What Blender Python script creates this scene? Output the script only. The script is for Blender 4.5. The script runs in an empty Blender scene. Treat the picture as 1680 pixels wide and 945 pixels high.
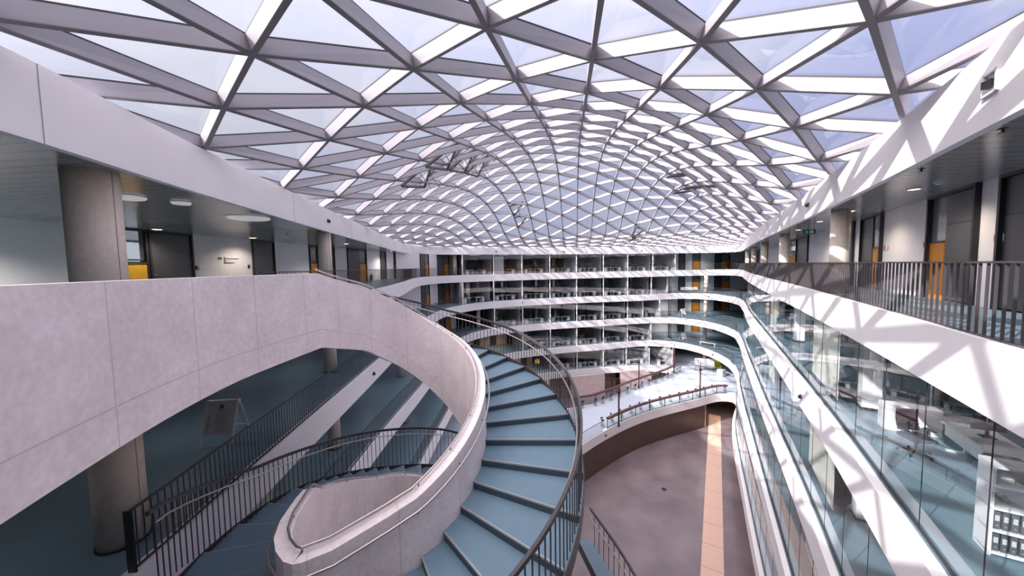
import bpy, bmesh, math, random
from mathutils import Vector, Matrix
from mathutils.geometry import tessellate_polygon
random.seed(7)
S = bpy.context.scene
C = S.collection
# ------------------------------------------------------------------ camera, sky, sun, exposure
EYE = 1.15
FPX = 560.0
roll, pitch = math.radians(-0.95), math.radians(3.6)
Fv = Vector((0, math.cos(pitch), -math.sin(pitch)))
Rv = Vector((1, 0, 0))
Uv = Rv.cross(Fv)
R2 = Rv * math.cos(roll) + Uv * math.sin(roll)
U2 = Uv * math.cos(roll) - Rv * math.sin(roll)
cam = bpy.data.objects.new('camera', bpy.data.cameras.new('camera'))
C.objects.link(cam)
M = Matrix.Identity(4)
for i in range(3):
    M[i][0], M[i][1], M[i][2] = R2[i], U2[i], -Fv[i]
M[2][3] = EYE
cam.matrix_world = M
cam.data.sensor_width = 36.0
cam.data.lens = 36.0 * FPX / 1680.0
cam.data.clip_start = 0.05
cam.data.clip_end = 600
S.camera = cam

SUN_DIR = Vector((0.88, 0.475, -0.65)).normalized()
sun = bpy.data.objects.new('sun', bpy.data.lights.new('sun', 'SUN'))
sun.data.energy = 5.8
sun.data.angle = math.radians(0.6)
sun.data.color = (1.0, 0.92, 0.89)
sun.rotation_euler = SUN_DIR.to_track_quat('-Z', 'Y').to_euler()
sun.location = (-40, -25, 50)
C.objects.link(sun)

W = bpy.data.worlds.new('sky')
S.world = W
W.use_nodes = True
nt = W.node_tree
nt.nodes.clear()
wo = nt.nodes.new('ShaderNodeOutputWorld')
bg = nt.nodes.new('ShaderNodeBackground')
tc = nt.nodes.new('ShaderNodeTexCoord')
sp = nt.nodes.new('ShaderNodeSeparateXYZ')
nt.links.new(tc.outputs['Generated'], sp.inputs[0])
# side-to-side tint: whiter towards the sun, bluer away from it
add = nt.nodes.new('ShaderNodeMath'); add.operation = 'MULTIPLY_ADD'
add.inputs[1].default_value = 0.5; add.inputs[2].default_value = 0.42
nt.links.new(sp.outputs['X'], add.inputs[0])
cr = nt.nodes.new('ShaderNodeValToRGB')
cr.color_ramp.elements[0].position = 0.05; cr.color_ramp.elements[0].color = (0.76, 0.79, 0.97, 1)
cr.color_ramp.elements[1].position = 0.9; cr.color_ramp.elements[1].color = (0.42, 0.50, 0.90, 1)
nt.links.new(add.outputs[0], cr.inputs[0])
no = nt.nodes.new('ShaderNodeTexNoise'); no.inputs['Scale'].default_value = 2.6
no.inputs['Detail'].default_value = 6; no.inputs['Roughness'].default_value = 0.6
mp = nt.nodes.new('ShaderNodeMapping'); mp.inputs['Scale'].default_value = (1, 1, 2.4)
nt.links.new(tc.outputs['Generated'], mp.inputs[0]); nt.links.new(mp.outputs[0], no.inputs[0])
cr2 = nt.nodes.new('ShaderNodeValToRGB')
cr2.color_ramp.elements[0].position = 0.45; cr2.color_ramp.elements[0].color = (0, 0, 0, 1)
cr2.color_ramp.elements[1].position = 0.72; cr2.color_ramp.elements[1].color = (0.75, 0.75, 0.75, 1)
nt.links.new(no.outputs[0], cr2.inputs[0])
mx = nt.nodes.new('ShaderNodeMixRGB'); mx.inputs[2].default_value = (0.93, 0.92, 0.98, 1)
nt.links.new(cr2.outputs[0], mx.inputs[0]); nt.links.new(cr.outputs[0], mx.inputs[1])
# haze near the horizon
hz = nt.nodes.new('ShaderNodeMapRange'); hz.inputs[1].default_value = 0.0; hz.inputs[2].default_value = 0.35
hz.inputs[3].default_value = 0.4; hz.inputs[4].default_value = 0.0
nt.links.new(sp.outputs['Z'], hz.inputs[0])
mx2 = nt.nodes.new('ShaderNodeMixRGB'); mx2.inputs[2].default_value = (0.90, 0.86, 0.96, 1)
nt.links.new(hz.outputs[0], mx2.inputs[0]); nt.links.new(mx.outputs[0], mx2.inputs[1])
# bright hazy glow of the sky around the sun
nrmv = nt.nodes.new('ShaderNodeVectorMath'); nrmv.operation = 'DOT_PRODUCT'; nrmv.inputs[1].default_value = tuple(-SUN_DIR)
nt.links.new(tc.outputs['Generated'], nrmv.inputs[0])
cl = nt.nodes.new('ShaderNodeMath'); cl.operation = 'MAXIMUM'; cl.inputs[1].default_value = 0.0
nt.links.new(nrmv.outputs['Value'], cl.inputs[0])
pwn = nt.nodes.new('ShaderNodeMath'); pwn.operation = 'POWER'; pwn.inputs[1].default_value = 6.0
nt.links.new(cl.outputs[0], pwn.inputs[0])
sm = nt.nodes.new('ShaderNodeMath'); sm.operation = 'MULTIPLY_ADD'; sm.inputs[1].default_value = 7.0
# the sky is brighter towards the zenith than near the horizon
zc = nt.nodes.new('ShaderNodeMath'); zc.operation = 'MAXIMUM'; zc.inputs[1].default_value = 0.0
nt.links.new(sp.outputs['Z'], zc.inputs[0])
zp = nt.nodes.new('ShaderNodeMath'); zp.operation = 'POWER'; zp.inputs[1].default_value = 2.0
nt.links.new(zc.outputs[0], zp.inputs[0])
zm = nt.nodes.new('ShaderNodeMath'); zm.operation = 'MULTIPLY_ADD'; zm.inputs[1].default_value = 1.4; zm.inputs[2].default_value = 0.46
nt.links.new(zp.outputs[0], zm.inputs[0]); nt.links.new(zm.outputs[0], sm.inputs[2])
wf = nt.nodes.new('ShaderNodeMath'); wf.operation = 'MULTIPLY_ADD'; wf.use_clamp = True; wf.inputs[1].default_value = 0.9
nt.links.new(zp.outputs[0], wf.inputs[0]); nt.links.new(pwn.outputs[0], wf.inputs[2])
mx3 = nt.nodes.new('ShaderNodeMixRGB'); mx3.inputs[2].default_value = (1.0, 0.90, 0.86, 1)
nt.links.new(wf.outputs[0], mx3.inputs[0]); nt.links.new(mx2.outputs[0], mx3.inputs[1]); nt.links.new(mx3.outputs[0], bg.inputs[0])
nt.links.new(pwn.outputs[0], sm.inputs[0]); nt.links.new(sm.outputs[0], bg.inputs[1])
nt.links.new(bg.outputs[0], wo.inputs[0])

S.view_settings.view_transform = 'Standard'
S.view_settings.look = 'None'
S.view_settings.exposure = 0.44
S.view_settings.gamma = 1.0
S.view_settings.use_curve_mapping = False
S.cycles.max_bounces = 8
S.cycles.diffuse_bounces = 4
S.cycles.glossy_bounces = 3
S.cycles.transparent_max_bounces = 12
S.cycles.caustics_reflective = False
S.cycles.caustics_refractive = False
S.cycles.sample_clamp_indirect = 6.0

# ------------------------------------------------------------------ materials
def lin(r, g, b):
    f = lambda c: (c / 255 / 12.92) if c / 255 <= 0.04045 else ((c / 255 + 0.055) / 1.055) ** 2.4
    return (f(r), f(g), f(b), 1)

def mat(name, col, rough=0.6, metal=0.0, noise=0.0, nscale=4.0, bump=0.0, emit=0.0, spec=0.5, stretch=(1, 1, 1)):
    m = bpy.data.materials.new(name)
    m.use_nodes = True
    t = m.node_tree
    b = t.nodes['Principled BSDF']
    b.inputs['Base Color'].default_value = col
    b.inputs['Roughness'].default_value = rough
    b.inputs['Metallic'].default_value = metal
    b.inputs['Specular IOR Level'].default_value = spec
    if emit:
        b.inputs['Emission Color'].default_value = col
        b.inputs['Emission Strength'].default_value = emit
    if noise or bump:
        tcn = t.nodes.new('ShaderNodeTexCoord')
        mpn = t.nodes.new('ShaderNodeMapping'); mpn.inputs['Scale'].default_value = stretch
        n = t.nodes.new('ShaderNodeTexNoise'); n.inputs['Scale'].default_value = nscale
        n.inputs['Detail'].default_value = 6
        t.links.new(tcn.outputs['Object'], mpn.inputs[0]); t.links.new(mpn.outputs[0], n.inputs['Vector'])
        if noise:
            mr = t.nodes.new('ShaderNodeMapRange')
            mr.inputs[1].default_value = 0.3; mr.inputs[2].default_value = 0.7
            mr.inputs[3].default_value = 1 - noise; mr.inputs[4].default_value = 1 + noise * 0.5
            t.links.new(n.outputs[0], mr.inputs[0])
            vm = t.nodes.new('ShaderNodeVectorMath'); vm.operation = 'SCALE'
            vm.inputs[0].default_value = col[:3]
            t.links.new(mr.outputs[0], vm.inputs['Scale'])
            t.links.new(vm.outputs[0], b.inputs['Base Color'])
        if bump:
            bp = t.nodes.new('ShaderNodeBump'); bp.inputs['Strength'].default_value = bump
            bp.inputs['Distance'].default_value = 0.02
            t.links.new(n.outputs[0], bp.inputs['Height']); t.links.new(bp.outputs[0], b.inputs['Normal'])
    return m

def concrete(name, col, joint=0.0, hline=None):
    """fair-faced concrete; UV u = metres along the wall, v = metres above its lower edge"""
    m = mat(name, col, 0.75, noise=0.10, nscale=1.6)
    t = m.node_tree
    b = t.nodes['Principled BSDF']
    src = b.inputs['Base Color'].links[0].from_socket
    tcn = t.nodes.new('ShaderNodeTexCoord')
    # small pores
    v = t.nodes.new('ShaderNodeTexVoronoi'); v.inputs['Scale'].default_value = 9.0
    t.links.new(tcn.outputs['Object'], v.inputs['Vector'])
    lt = t.nodes.new('ShaderNodeMath'); lt.operation = 'LESS_THAN'; lt.inputs[1].default_value = 0.045
    t.links.new(v.outputs['Distance'], lt.inputs[0])
    # cloudy second scale
    n2 = t.nodes.new('ShaderNodeTexNoise'); n2.inputs['Scale'].default_value = 14; n2.inputs['Detail'].default_value = 8
    t.links.new(tcn.outputs['Object'], n2.inputs['Vector'])
    mr2 = t.nodes.new('ShaderNodeMapRange'); mr2.inputs[1].default_value = .35; mr2.inputs[2].default_value = .65
    mr2.inputs[3].default_value = .93; mr2.inputs[4].default_value = 1.04
    t.links.new(n2.outputs[0], mr2.inputs[0])
    sc = t.nodes.new('ShaderNodeVectorMath'); sc.operation = 'SCALE'
    t.links.new(src, sc.inputs[0]); t.links.new(mr2.outputs[0], sc.inputs['Scale'])
    mask = lt.outputs[0]
    mixv = t.nodes.new('ShaderNodeMixRGB'); mixv.inputs[2].default_value = tuple(c * .55 for c in col[:3]) + (1,)
    k = t.nodes.new('ShaderNodeMath'); k.operation = 'MULTIPLY'; k.inputs[1].default_value = .35
    t.links.new(mask, k.inputs[0]); t.links.new(k.outputs[0], mixv.inputs[0]); t.links.new(sc.outputs[0], mixv.inputs[1])
    out = mixv.outputs[0]
    if joint:
        uvn = t.nodes.new('ShaderNodeSeparateXYZ')
        t.links.new(tcn.outputs['UV'], uvn.inputs[0])
        md = t.nodes.new('ShaderNodeMath'); md.operation = 'PINGPONG'; md.inputs[1].default_value = joint / 2
        t.links.new(uvn.outputs['X'], md.inputs[0])
        l2 = t.nodes.new('ShaderNodeMath'); l2.operation = 'LESS_THAN'; l2.inputs[1].default_value = 0.008
        t.links.new(md.outputs[0], l2.inputs[0])
        last = l2.outputs[0]
        if hline:
            sb = t.nodes.new('ShaderNodeMath'); sb.operation = 'SUBTRACT'; sb.inputs[1].default_value = hline
            t.links.new(uvn.outputs['Y'], sb.inputs[0])
            ab = t.nodes.new('ShaderNodeMath'); ab.operation = 'ABSOLUTE'; t.links.new(sb.outputs[0], ab.inputs[0])
            l3 = t.nodes.new('ShaderNodeMath'); l3.operation = 'LESS_THAN'; l3.inputs[1].default_value = 0.008
            t.links.new(ab.outputs[0], l3.inputs[0])
            mxm = t.nodes.new('ShaderNodeMath'); mxm.operation = 'MAXIMUM'
            t.links.new(last, mxm.inputs[0]); t.links.new(l3.outputs[0], mxm.inputs[1]); last = mxm.outputs[0]
        k2 = t.nodes.new('ShaderNodeMath'); k2.operation = 'MULTIPLY'; k2.inputs[1].default_value = .42
        t.links.new(last, k2.inputs[0])
        m3 = t.nodes.new('ShaderNodeMixRGB'); m3.inputs[2].default_value = tuple(c * .4 for c in col[:3]) + (1,)
        t.links.new(k2.outputs[0], m3.inputs[0]); t.links.new(out, m3.inputs[1]); out = m3.outputs[0]
    t.links.new(out, b.inputs['Base Color'])
    return m

def striped(name, col, col2, period, width, axis, rough=0.5, metal=0.0, noise=0.0):
    m = mat(name, col, rough, metal, noise=noise or 0.03, nscale=3)
    t = m.node_tree; b = t.nodes['Principled BSDF']
    src = b.inputs['Base Color'].links[0].from_socket
    tcn = t.nodes.new('ShaderNodeTexCoord')
    dt = t.nodes.new('ShaderNodeVectorMath'); dt.operation = 'DOT_PRODUCT'; dt.inputs[1].default_value = axis
    t.links.new(tcn.outputs['Object'], dt.inputs[0])
    pp = t.nodes.new('ShaderNodeMath'); pp.operation = 'PINGPONG'; pp.inputs[1].default_value = period / 2
    t.links.new(dt.outputs['Value'], pp.inputs[0])
    lt = t.nodes.new('ShaderNodeMath'); lt.operation = 'LESS_THAN'; lt.inputs[1].default_value = width
    t.links.new(pp.outputs[0], lt.inputs[0])
    mxx = t.nodes.new('ShaderNodeMixRGB'); mxx.inputs[2].default_value = col2
    t.links.new(lt.outputs[0], mxx.inputs[0]); t.links.new(src, mxx.inputs[1])
    t.links.new(mxx.outputs[0], b.inputs['Base Color'])
    return m

def glassmat(name, tint, base=0.05, edge=0.8, power=4.0, rough=0.0):
    m = bpy.data.materials.new(name); m.use_nodes = True
    t = m.node_tree; t.nodes.clear()
    o = t.nodes.new('ShaderNodeOutputMaterial')
    tr = t.nodes.new('ShaderNodeBsdfTransparent'); tr.inputs[0].default_value = tint
    gl = t.nodes.new('ShaderNodeBsdfGlossy'); gl.inputs['Roughness'].default_value = rough
    gl.inputs[0].default_value = (1, 1, 1, 1)
    lw = t.nodes.new('ShaderNodeLayerWeight'); lw.inputs[0].default_value = 0.5
    pw = t.nodes.new('ShaderNodeMath'); pw.operation = 'POWER'; pw.inputs[1].default_value = power
    t.links.new(lw.outputs['Facing'], pw.inputs[0])
    ma = t.nodes.new('ShaderNodeMath'); ma.operation = 'MULTIPLY_ADD'
    ma.inputs[1].default_value = edge; ma.inputs[2].default_value = base
    t.links.new(pw.outputs[0], ma.inputs[0])
    mi = t.nodes.new('ShaderNodeMixShader')
    t.links.new(ma.outputs[0], mi.inputs[0]); t.links.new(tr.outputs[0], mi.inputs[1]); t.links.new(gl.outputs[0], mi.inputs[2])
    t.links.new(mi.outputs[0], o.inputs[0])
    return m

MT = {}
MT['white'] = mat('white_paint', lin(242, 239, 242), 0.55, noise=0.02, nscale=2)
MT['concrete'] = concrete('fair_faced_concrete', lin(245, 233, 235), joint=1.3, hline=0.42)
MT['concrete_plain'] = concrete('column_concrete', lin(222, 208, 194))
MT['floor'] = mat('teal_rubber_floor', lin(112, 136, 150), 0.33, noise=0.08, nscale=1.2)
MT['deckfloor'] = mat('pale_deck_floor', lin(190, 200, 215), 0.45, noise=0.06, nscale=0.6)
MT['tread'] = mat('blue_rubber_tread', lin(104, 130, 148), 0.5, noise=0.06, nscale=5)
MT['riser'] = mat('blue_rubber_riser_shaded', lin(58, 74, 86), 0.6, noise=0.06, nscale=5)  # same rubber as the treads, with the risers' shade put into the colour
MT['nosing'] = mat('aluminium_nosing', lin(168, 168, 170), 0.4, 0.5)
MT['ceiling'] = striped('metal_slat_ceiling', lin(168, 166, 167), lin(104, 104, 106), 0.3, 0.012, (0.1, 0.99, 0), 0.2, 0.2)
MT['steel'] = mat('grey_painted_steel', lin(158, 154, 161), 0.45, noise=0.03, nscale=3)
MT['steel_dark'] = mat('dark_flange', lin(128, 124, 128), 0.5)
MT['gasket'] = mat('black_gasket', lin(48, 46, 50), 0.6)
MT['rail'] = mat('anthracite_steel', lin(78, 74, 78), 0.4, 0.3)
MT['handrail'] = mat('stainless_handrail', lin(196, 188, 184), 0.28, 0.85)
MT['door'] = mat('dark_grey_door', lin(74, 74, 78), 0.35)
MT['frame'] = mat('black_frame', lin(40, 40, 43), 0.4)
MT['orange'] = mat('orange_panel', lin(206, 134, 40), 0.5, noise=0.06)
MT['yellow'] = mat('yellow_panel', lin(222, 170, 44), 0.5, noise=0.08)
MT['pane_grey'] = mat('dull_office_glass', lin(120, 124, 130), 0.08, noise=0.25, nscale=1.1)
MT['wall'] = mat('plaster_wall', lin(234, 230, 234), 0.7, noise=0.03)
MT['wall_dark'] = mat('grey_office_wall', lin(120, 122, 124), 0.7, noise=0.1, nscale=.4)
MT['olive'] = mat('golden_brown_panelling', lin(150, 120, 84), 0.5, noise=0.12, nscale=1.5)
MT['partition'] = mat('pale_grey_partition', lin(168, 168, 172), 0.7, noise=0.05)
MT['pink'] = concrete('pink_concrete', lin(226, 204, 206))
MT['glass'] = glassmat('facade_glass', (0.88, 0.93, 0.93, 1), 0.035, 0.55, 3.8)
MT['glass_far'] = glassmat('far_facade_glass', (0.92, 0.94, 0.93, 1), 0.13, 0.6, 4)
MT['roofglass'] = glassmat('roof_glass', (0.95, 0.96, 0.99, 1), 0.02, 0.35, 4)
MT['wood'] = striped('brown_timber_slats', lin(104, 82, 76), lin(56, 43, 41), 0.22, 0.025, (0.85, 0.52, 0), 0.5, noise=0.2)
MT['brown'] = mat('brown_counter', lin(90, 54, 50), 0.4)
MT['stone'] = mat('polished_stone', lin(130, 116, 122), 0.16, noise=0.3, nscale=.3)  # broad mottling in the colour imitates reflections of the roof
MT['stripe'] = striped('beige_paving', lin(224, 188, 170), lin(150, 116, 104), 2.4, 0.02, (0.515, 0.857, 0), 0.5)
MT['lampwarm'] = mat('warm_lamp', (1.0, 0.72, 0.42, 1), emit=6)
MT['lampdisc'] = mat('opal_lamp', lin(225, 222, 222), 0.4, emit=0.28)
MT['white_plastic'] = mat('white_plastic', lin(232, 232, 234), 0.4)
MT['black_plastic'] = mat('black_plastic', lin(34, 34, 37), 0.45)
MT['screen'] = mat('dark_screen', lin(30, 33, 40), 0.15)
MT['green'] = mat('green_sign', lin(40, 120, 84), emit=0.12)
MT['beech'] = mat('pale_wood', lin(206, 176, 148), 0.5, noise=0.1, nscale=3, stretch=(1, 6, 1))
MT['yellowfab'] = mat('yellow_fabric', lin(226, 224, 60), 0.8)
MT['blind'] = striped('cream_blind', lin(226, 222, 212), lin(196, 192, 184), 0.35, 0.012, (0.515, 0.857, 0), 0.7)
MT['orange_lamp'] = mat('orange_pendant', lin(224, 160, 70), 0.4, emit=0.3)
MT['paper'] = mat('printed_board', lin(206, 206, 210), 0.5)
MT['print'] = mat('grey_print', lin(96, 98, 104), 0.6)
MT['binder'] = mat('grey_binder', lin(92, 96, 104), 0.5)
MT['red'] = mat('red_plastic', lin(214, 60, 56), 0.5)

# ------------------------------------------------------------------ mesh helpers
class MB:
    def __init__(s): s.v, s.f, s.m, s.uv = [], [], [], {}
    def add(s, vs, fs, m=0):
        o = len(s.v); s.v += [tuple(p) for p in vs]
        for f in fs: s.f.append(tuple(i + o for i in f)); s.m.append(m)
    def quad(s, a, b, c, d, m=0, uv=None):
        o = len(s.v); s.v += [tuple(a), tuple(b), tuple(c), tuple(d)]
        s.f.append((o, o + 1, o + 2, o + 3)); s.m.append(m)
        if uv: s.uv[len(s.f) - 1] = uv
    def hexa(s, b4, t4, m=0, mtop=None, mbot=None):
        o = len(s.v); s.v += [tuple(p) for p in b4] + [tuple(p) for p in t4]
        s.f += [(o + 3, o + 2, o + 1, o), (o + 4, o + 5, o + 6, o + 7)]
        s.m += [m if mbot is None else mbot, m if mtop is None else mtop]
        for i in range(4):
            j = (i + 1) % 4
            s.f.append((o + i, o + j, o + j + 4, o + i + 4)); s.m.append(m)
    def box(s, c, size, rz=0.0, m=0, rx=0.0):
        hx, hy, hz = size[0] / 2, size[1] / 2, size[2] / 2
        R = Matrix.Rotation(rz, 3, 'Z') @ Matrix.Rotation(rx, 3, 'X')
        c = Vector(c)
        P = [c + R @ Vector(q) for q in ((-hx, -hy, -hz), (hx, -hy, -hz), (hx, hy, -hz), (-hx, hy, -hz),
                                         (-hx, -hy, hz), (hx, -hy, hz), (hx, hy, hz), (-hx, hy, hz))]
        s.hexa(P[:4], P[4:], m)
    def prism(s, poly, z0, z1, m=0, mtop=None, mbot=None):
        n = len(poly); o = len(s.v)
        s.v += [(p[0], p[1], z0) for p in poly] + [(p[0], p[1], z1) for p in poly]
        s.f.append(tuple(o + i for i in reversed(range(n)))); s.m.append(m if mbot is None else mbot)
        s.f.append(tuple(o + n + i for i in range(n))); s.m.append(m if mtop is None else mtop)
        for i in range(n):
            j = (i + 1) % n
            s.f.append((o + i, o + j, o + n + j, o + n + i)); s.m.append(m)
    def tube(s, path, r, seg=8, m=0):
        path = [Vector(p) for p in path]
        rings = []
        for i, p in enumerate(path):
            d = (path[min(i + 1, len(path) - 1)] - path[max(i - 1, 0)]).normalized()
            a = d.cross(Vector((0, 0, 1)))
            if a.length < 1e-3: a = Vector((1, 0, 0))
            a.normalize(); b = a.cross(d)
            o = len(s.v)
            for k in range(seg):
                t = 2 * math.pi * k / seg
                s.v.append(tuple(p + a * (r * math.cos(t)) + b * (r * math.sin(t))))
            rings.append(o)
        for i in range(len(rings) - 1):
            for k in range(seg):
                k2 = (k + 1) % seg
                s.f.append((rings[i] + k, rings[i] + k2, rings[i + 1] + k2, rings[i + 1] + k)); s.m.append(m)
        s.f.append(tuple(rings[0] + k for k in reversed(range(seg)))); s.m.append(m)
        s.f.append(tuple(rings[-1] + k for k in range(seg))); s.m.append(m)
    def flat(s, path, w, h, m=0, lean=None):
        """flat bar swept along a path: w across, h high"""
        path = [Vector(p) for p in path]
        rings = []
        for i, p in enumerate(path):
            d = path[min(i + 1, len(path) - 1)] - path[max(i - 1, 0)]
            a = d.cross(Vector((0, 0, 1)))
            if a.length < 1e-4: a = Vector((1, 0, 0))
            a = a.normalized() * (w / 2)
            o = len(s.v); u = Vector((0, 0, h / 2))
            s.v += [tuple(p - a - u), tuple(p + a - u), tuple(p + a + u), tuple(p - a + u)]
            rings.append(o)
        for i in range(len(rings) - 1):
            for k in range(4):
                k2 = (k + 1) % 4
                s.f.append((rings[i] + k, rings[i] + k2, rings[i + 1] + k2, rings[i + 1] + k)); s.m.append(m)
        s.f.append(tuple(rings[0] + k for k in (3, 2, 1, 0))); s.m.append(m)
        s.f.append(tuple(rings[-1] + k for k in range(4))); s.m.append(m)
    def lathe(s, prof, c, seg=24, m=0, caps=True):
        rings = []
        for r, z in prof:
            o = len(s.v)
            for k in range(seg):
                t = 2 * math.pi * k / seg
                s.v.append((c[0] + r * math.cos(t), c[1] + r * math.sin(t), c[2] + z))
            rings.append(o)
        for i in range(len(rings) - 1):
            for k in range(seg):
                k2 = (k + 1) % seg
                s.f.append((rings[i] + k, rings[i] + k2, rings[i + 1] + k2, rings[i + 1] + k)); s.m.append(m)
        if caps:
            s.f.append(tuple(rings[0] + k for k in reversed(range(seg)))); s.m.append(m)
            s.f.append(tuple(rings[-1] + k for k in range(seg))); s.m.append(m)
    def mesh(s, name, mats, smooth=False):
        me = bpy.data.meshes.new(name)
        me.from_pydata(s.v, [], s.f)
        for mm in (mats if isinstance(mats, (list, tuple)) else [mats]): me.materials.append(MT[mm])
        me.polygons.foreach_set('material_index', s.m)
        if s.uv:
            l = me.uv_layers.new(name='UVMap')
            for fi, u in s.uv.items():
                for k, li in enumerate(me.polygons[fi].loop_indices): l.data[li].uv = u[k]
        if smooth:
            me.polygons.foreach_set('use_smooth', [True] * len(me.polygons))
        me.update()
        return me
    def build(s, name, mats, parent=None, smooth=False):
        return link(name, s.mesh(name, mats, smooth), parent)

def link(name, me, parent=None):
    o = bpy.data.objects.new(name, me); C.objects.link(o)
    if parent is not None:
        o.parent = parent
        o.matrix_parent_inverse = Matrix.Translation(-Vector(parent.location))
    return o

def tag(o, label, cat, group=None):
    o['label'] = label; o['category'] = cat
    if group: o['group'] = group
    return o

def thing(name, label, cat, loc=(0, 0, 0), group=None):
    o = bpy.data.objects.new(name, None); C.objects.link(o)
    o.location = loc; o.empty_display_size = 0.2
    return tag(o, label, cat, group)

def struct(o):
    o['kind'] = 'structure'; return o

def sempty(name, loc=(0, 0, 0)):
    o = bpy.data.objects.new(name, None); C.objects.link(o); o.location = loc
    return struct(o)

def dup(root, loc, rz, label, group=None, name=None):
    r = root.copy(); C.objects.link(r); r.location = loc; r.rotation_euler = (0, 0, rz)
    r['label'] = label
    if group: r['group'] = group
    for ch in list(root.children):
        c = ch.copy(); C.objects.link(c); c.parent = r
        for g in ch.children:
            d = g.copy(); C.objects.link(d); d.parent = c
    return r

def smooth_path(P, closed=True, step=0.8):
    n = len(P); out = []
    rng = range(n) if closed else range(n - 1)
    for i in rng:
        g = lambda k: Vector(P[k % n]) if closed else Vector(P[min(max(k, 0), n - 1)])
        p0, p1, p2, p3 = g(i - 1), g(i), g(i + 1), g(i + 2)
        L = (p2 - p1).length
        # centripetal-style tangents so uneven spacing does not overshoot
        t0 = max((p1 - p0).length, 1e-6) ** .5; t1 = max(L, 1e-6) ** .5; t2 = max((p3 - p2).length, 1e-6) ** .5
        m1 = ((p1 - p0) / t0 - (p2 - p0) / (t0 + t1) + (p2 - p1) / t1) * t1
        m2 = ((p2 - p1) / t1 - (p3 - p1) / (t1 + t2) + (p3 - p2) / t2) * t1
        if not closed and i == 0: m1 = p2 - p1
        if not closed and i == n - 2: m2 = p2 - p1
        k = max(1, int(round(L / step)))
        for j in range(k):
            t = j / k
            out.append(p1 * (2 * t ** 3 - 3 * t * t + 1) + m1 * (t ** 3 - 2 * t * t + t) + p2 * (-2 * t ** 3 + 3 * t * t) + m2 * (t ** 3 - t * t))
    if not closed: out.append(Vector(P[-1]))
    return out

def area2(P): return sum(P[i][0] * P[(i + 1) % len(P)][1] - P[(i + 1) % len(P)][0] * P[i][1] for i in range(len(P)))

def inside(p, P):
    x, y = p[0], p[1]; c = False; n = len(P); j = n - 1
    for i in range(n):
        xi, yi, xj, yj = P[i][0], P[i][1], P[j][0], P[j][1]
        if (yi > y) != (yj > y) and x < (xj - xi) * (y - yi) / (yj - yi) + xi: c = not c
        j = i
    return c

def offset(P, d, closed=True):
    """P clockwise or counter-clockwise: positive d moves away from the inside (closed) / to the left (open)"""
    n = len(P); sgn = -1
    if closed: sgn = 1 if area2(P) > 0 else -1
    out = []
    for i in range(n):
        a = P[i - 1] if closed or i > 0 else P[i]
        b = P[(i + 1) % n] if closed or i < n - 1 else P[i]
        t = Vector((b[0] - a[0], b[1] - a[1])).normalized()
        nn = Vector((t.y, -t.x)) * sgn
        out.append(Vector((P[i][0] + nn.x * d, P[i][1] + nn.y * d)))
    return out

def V2(P): return [Vector((p[0], p[1])) for p in P]
def at(p, z): return Vector((p[0], p[1], z))

# ------------------------------------------------------------------ plan of the atrium
H = 4.05
LZ = {5: 0.0, 4: -H, 3: -2 * H, 2: -3 * H, 1: -4 * H, 0: -5 * H}
GROUND = LZ[0]
def rx(y): return 6.2 + 0.6 * (y - 4.15)
OUT = {}
OUT['R'] = [(-5.6, -2.6), (-6.2, 1), (-6.42, 4.25), (-7.2, 7.8), (-9.15, 18.3), (-11, 29.5), (-12.6, 40), (-12.3, 44.6), (-10, 47.8), (-6, 49.6),
            (1.4, 53), (6, 54.6), (15, 56.8), (23.6, 58.4), (31, 60), (35.6, 60.4), (37.7, 58.6), (36.6, 54.8), (30.7, 45), (25, 35.8), (18, 24), (10.45, 11.1), (6.2, 4.15), (3.6, 0), (1.4, -2.8), (-2, -3.8)]
OUT[5] = [(-5.9, -2.6), (-6.4, 1), (-6.56, 5), (-6.9, 9), (-7.6, 19), (-9, 28.5), (-10.6, 37), (-11, 42.5), (-9.6, 47), (-6, 49.6),
          (1.4, 53), (6, 54.6), (15, 56.8), (23.6, 58.4), (31, 60), (35.6, 60.4), (37.7, 58.6), (36.6, 54.8), (30.7, 45), (25, 35.8), (18, 24), (10.45, 11.1), (6.2, 4.15), (3.6, 0), (1.4, -2.8), (-2, -3.8)]
OUT[4] = [(-5.9, -2.6), (-6.4, 1), (-6.56, 5.6), (-6.89, 8.84), (-7.72, 19.2), (-8.6, 29), (-8.9, 37.3), (-8.2, 43.5), (-5, 49.2),
          (1.4, 53), (6, 54.6), (15, 56.8), (23.6, 58.4), (28.4, 60), (32, 59.6), (34, 56.5), (33.6, 51), (30.2, 44.5), (24.8, 35.8), (17.9, 24), (10.4, 11.1), (6.1, 4.15), (3.5, 0), (1.3, -2.8), (-2, -3.8)]
OUT[3] = [(-5.9, -2.6), (-6.6, 2), (-7.2, 7), (-7.5, 17), (-7.2, 28), (-7.3, 38), (-6.6, 45), (-3.4, 50.2),
          (1.4, 53), (6, 54.6), (15, 56.8), (24.3, 58.9), (28, 58.2), (30.8, 54), (30.6, 47.2), (28.6, 42.8), (24.5, 35.8), (17.6, 24), (10.2, 11.1), (5.9, 4.15), (3.3, 0), (1.2, -2.8), (-2, -3.8)]
OUT[2] = [(-5.9, -2.6), (-6.5, 2), (-6.6, 10), (-6.4, 22.4), (-6.0, 33), (-5.2, 44), (-1.6, 50.6),
          (6, 54.4), (15, 56.8), (24.1, 58.9), (28.2, 57), (30, 52.5), (29.6, 46.5), (27.6, 41.6), (24.0, 35.8), (17.2, 24), (9.9, 11.1), (5.7, 4.15), (3.2, 0), (1.1, -2.8), (-2, -3.8)]
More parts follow.
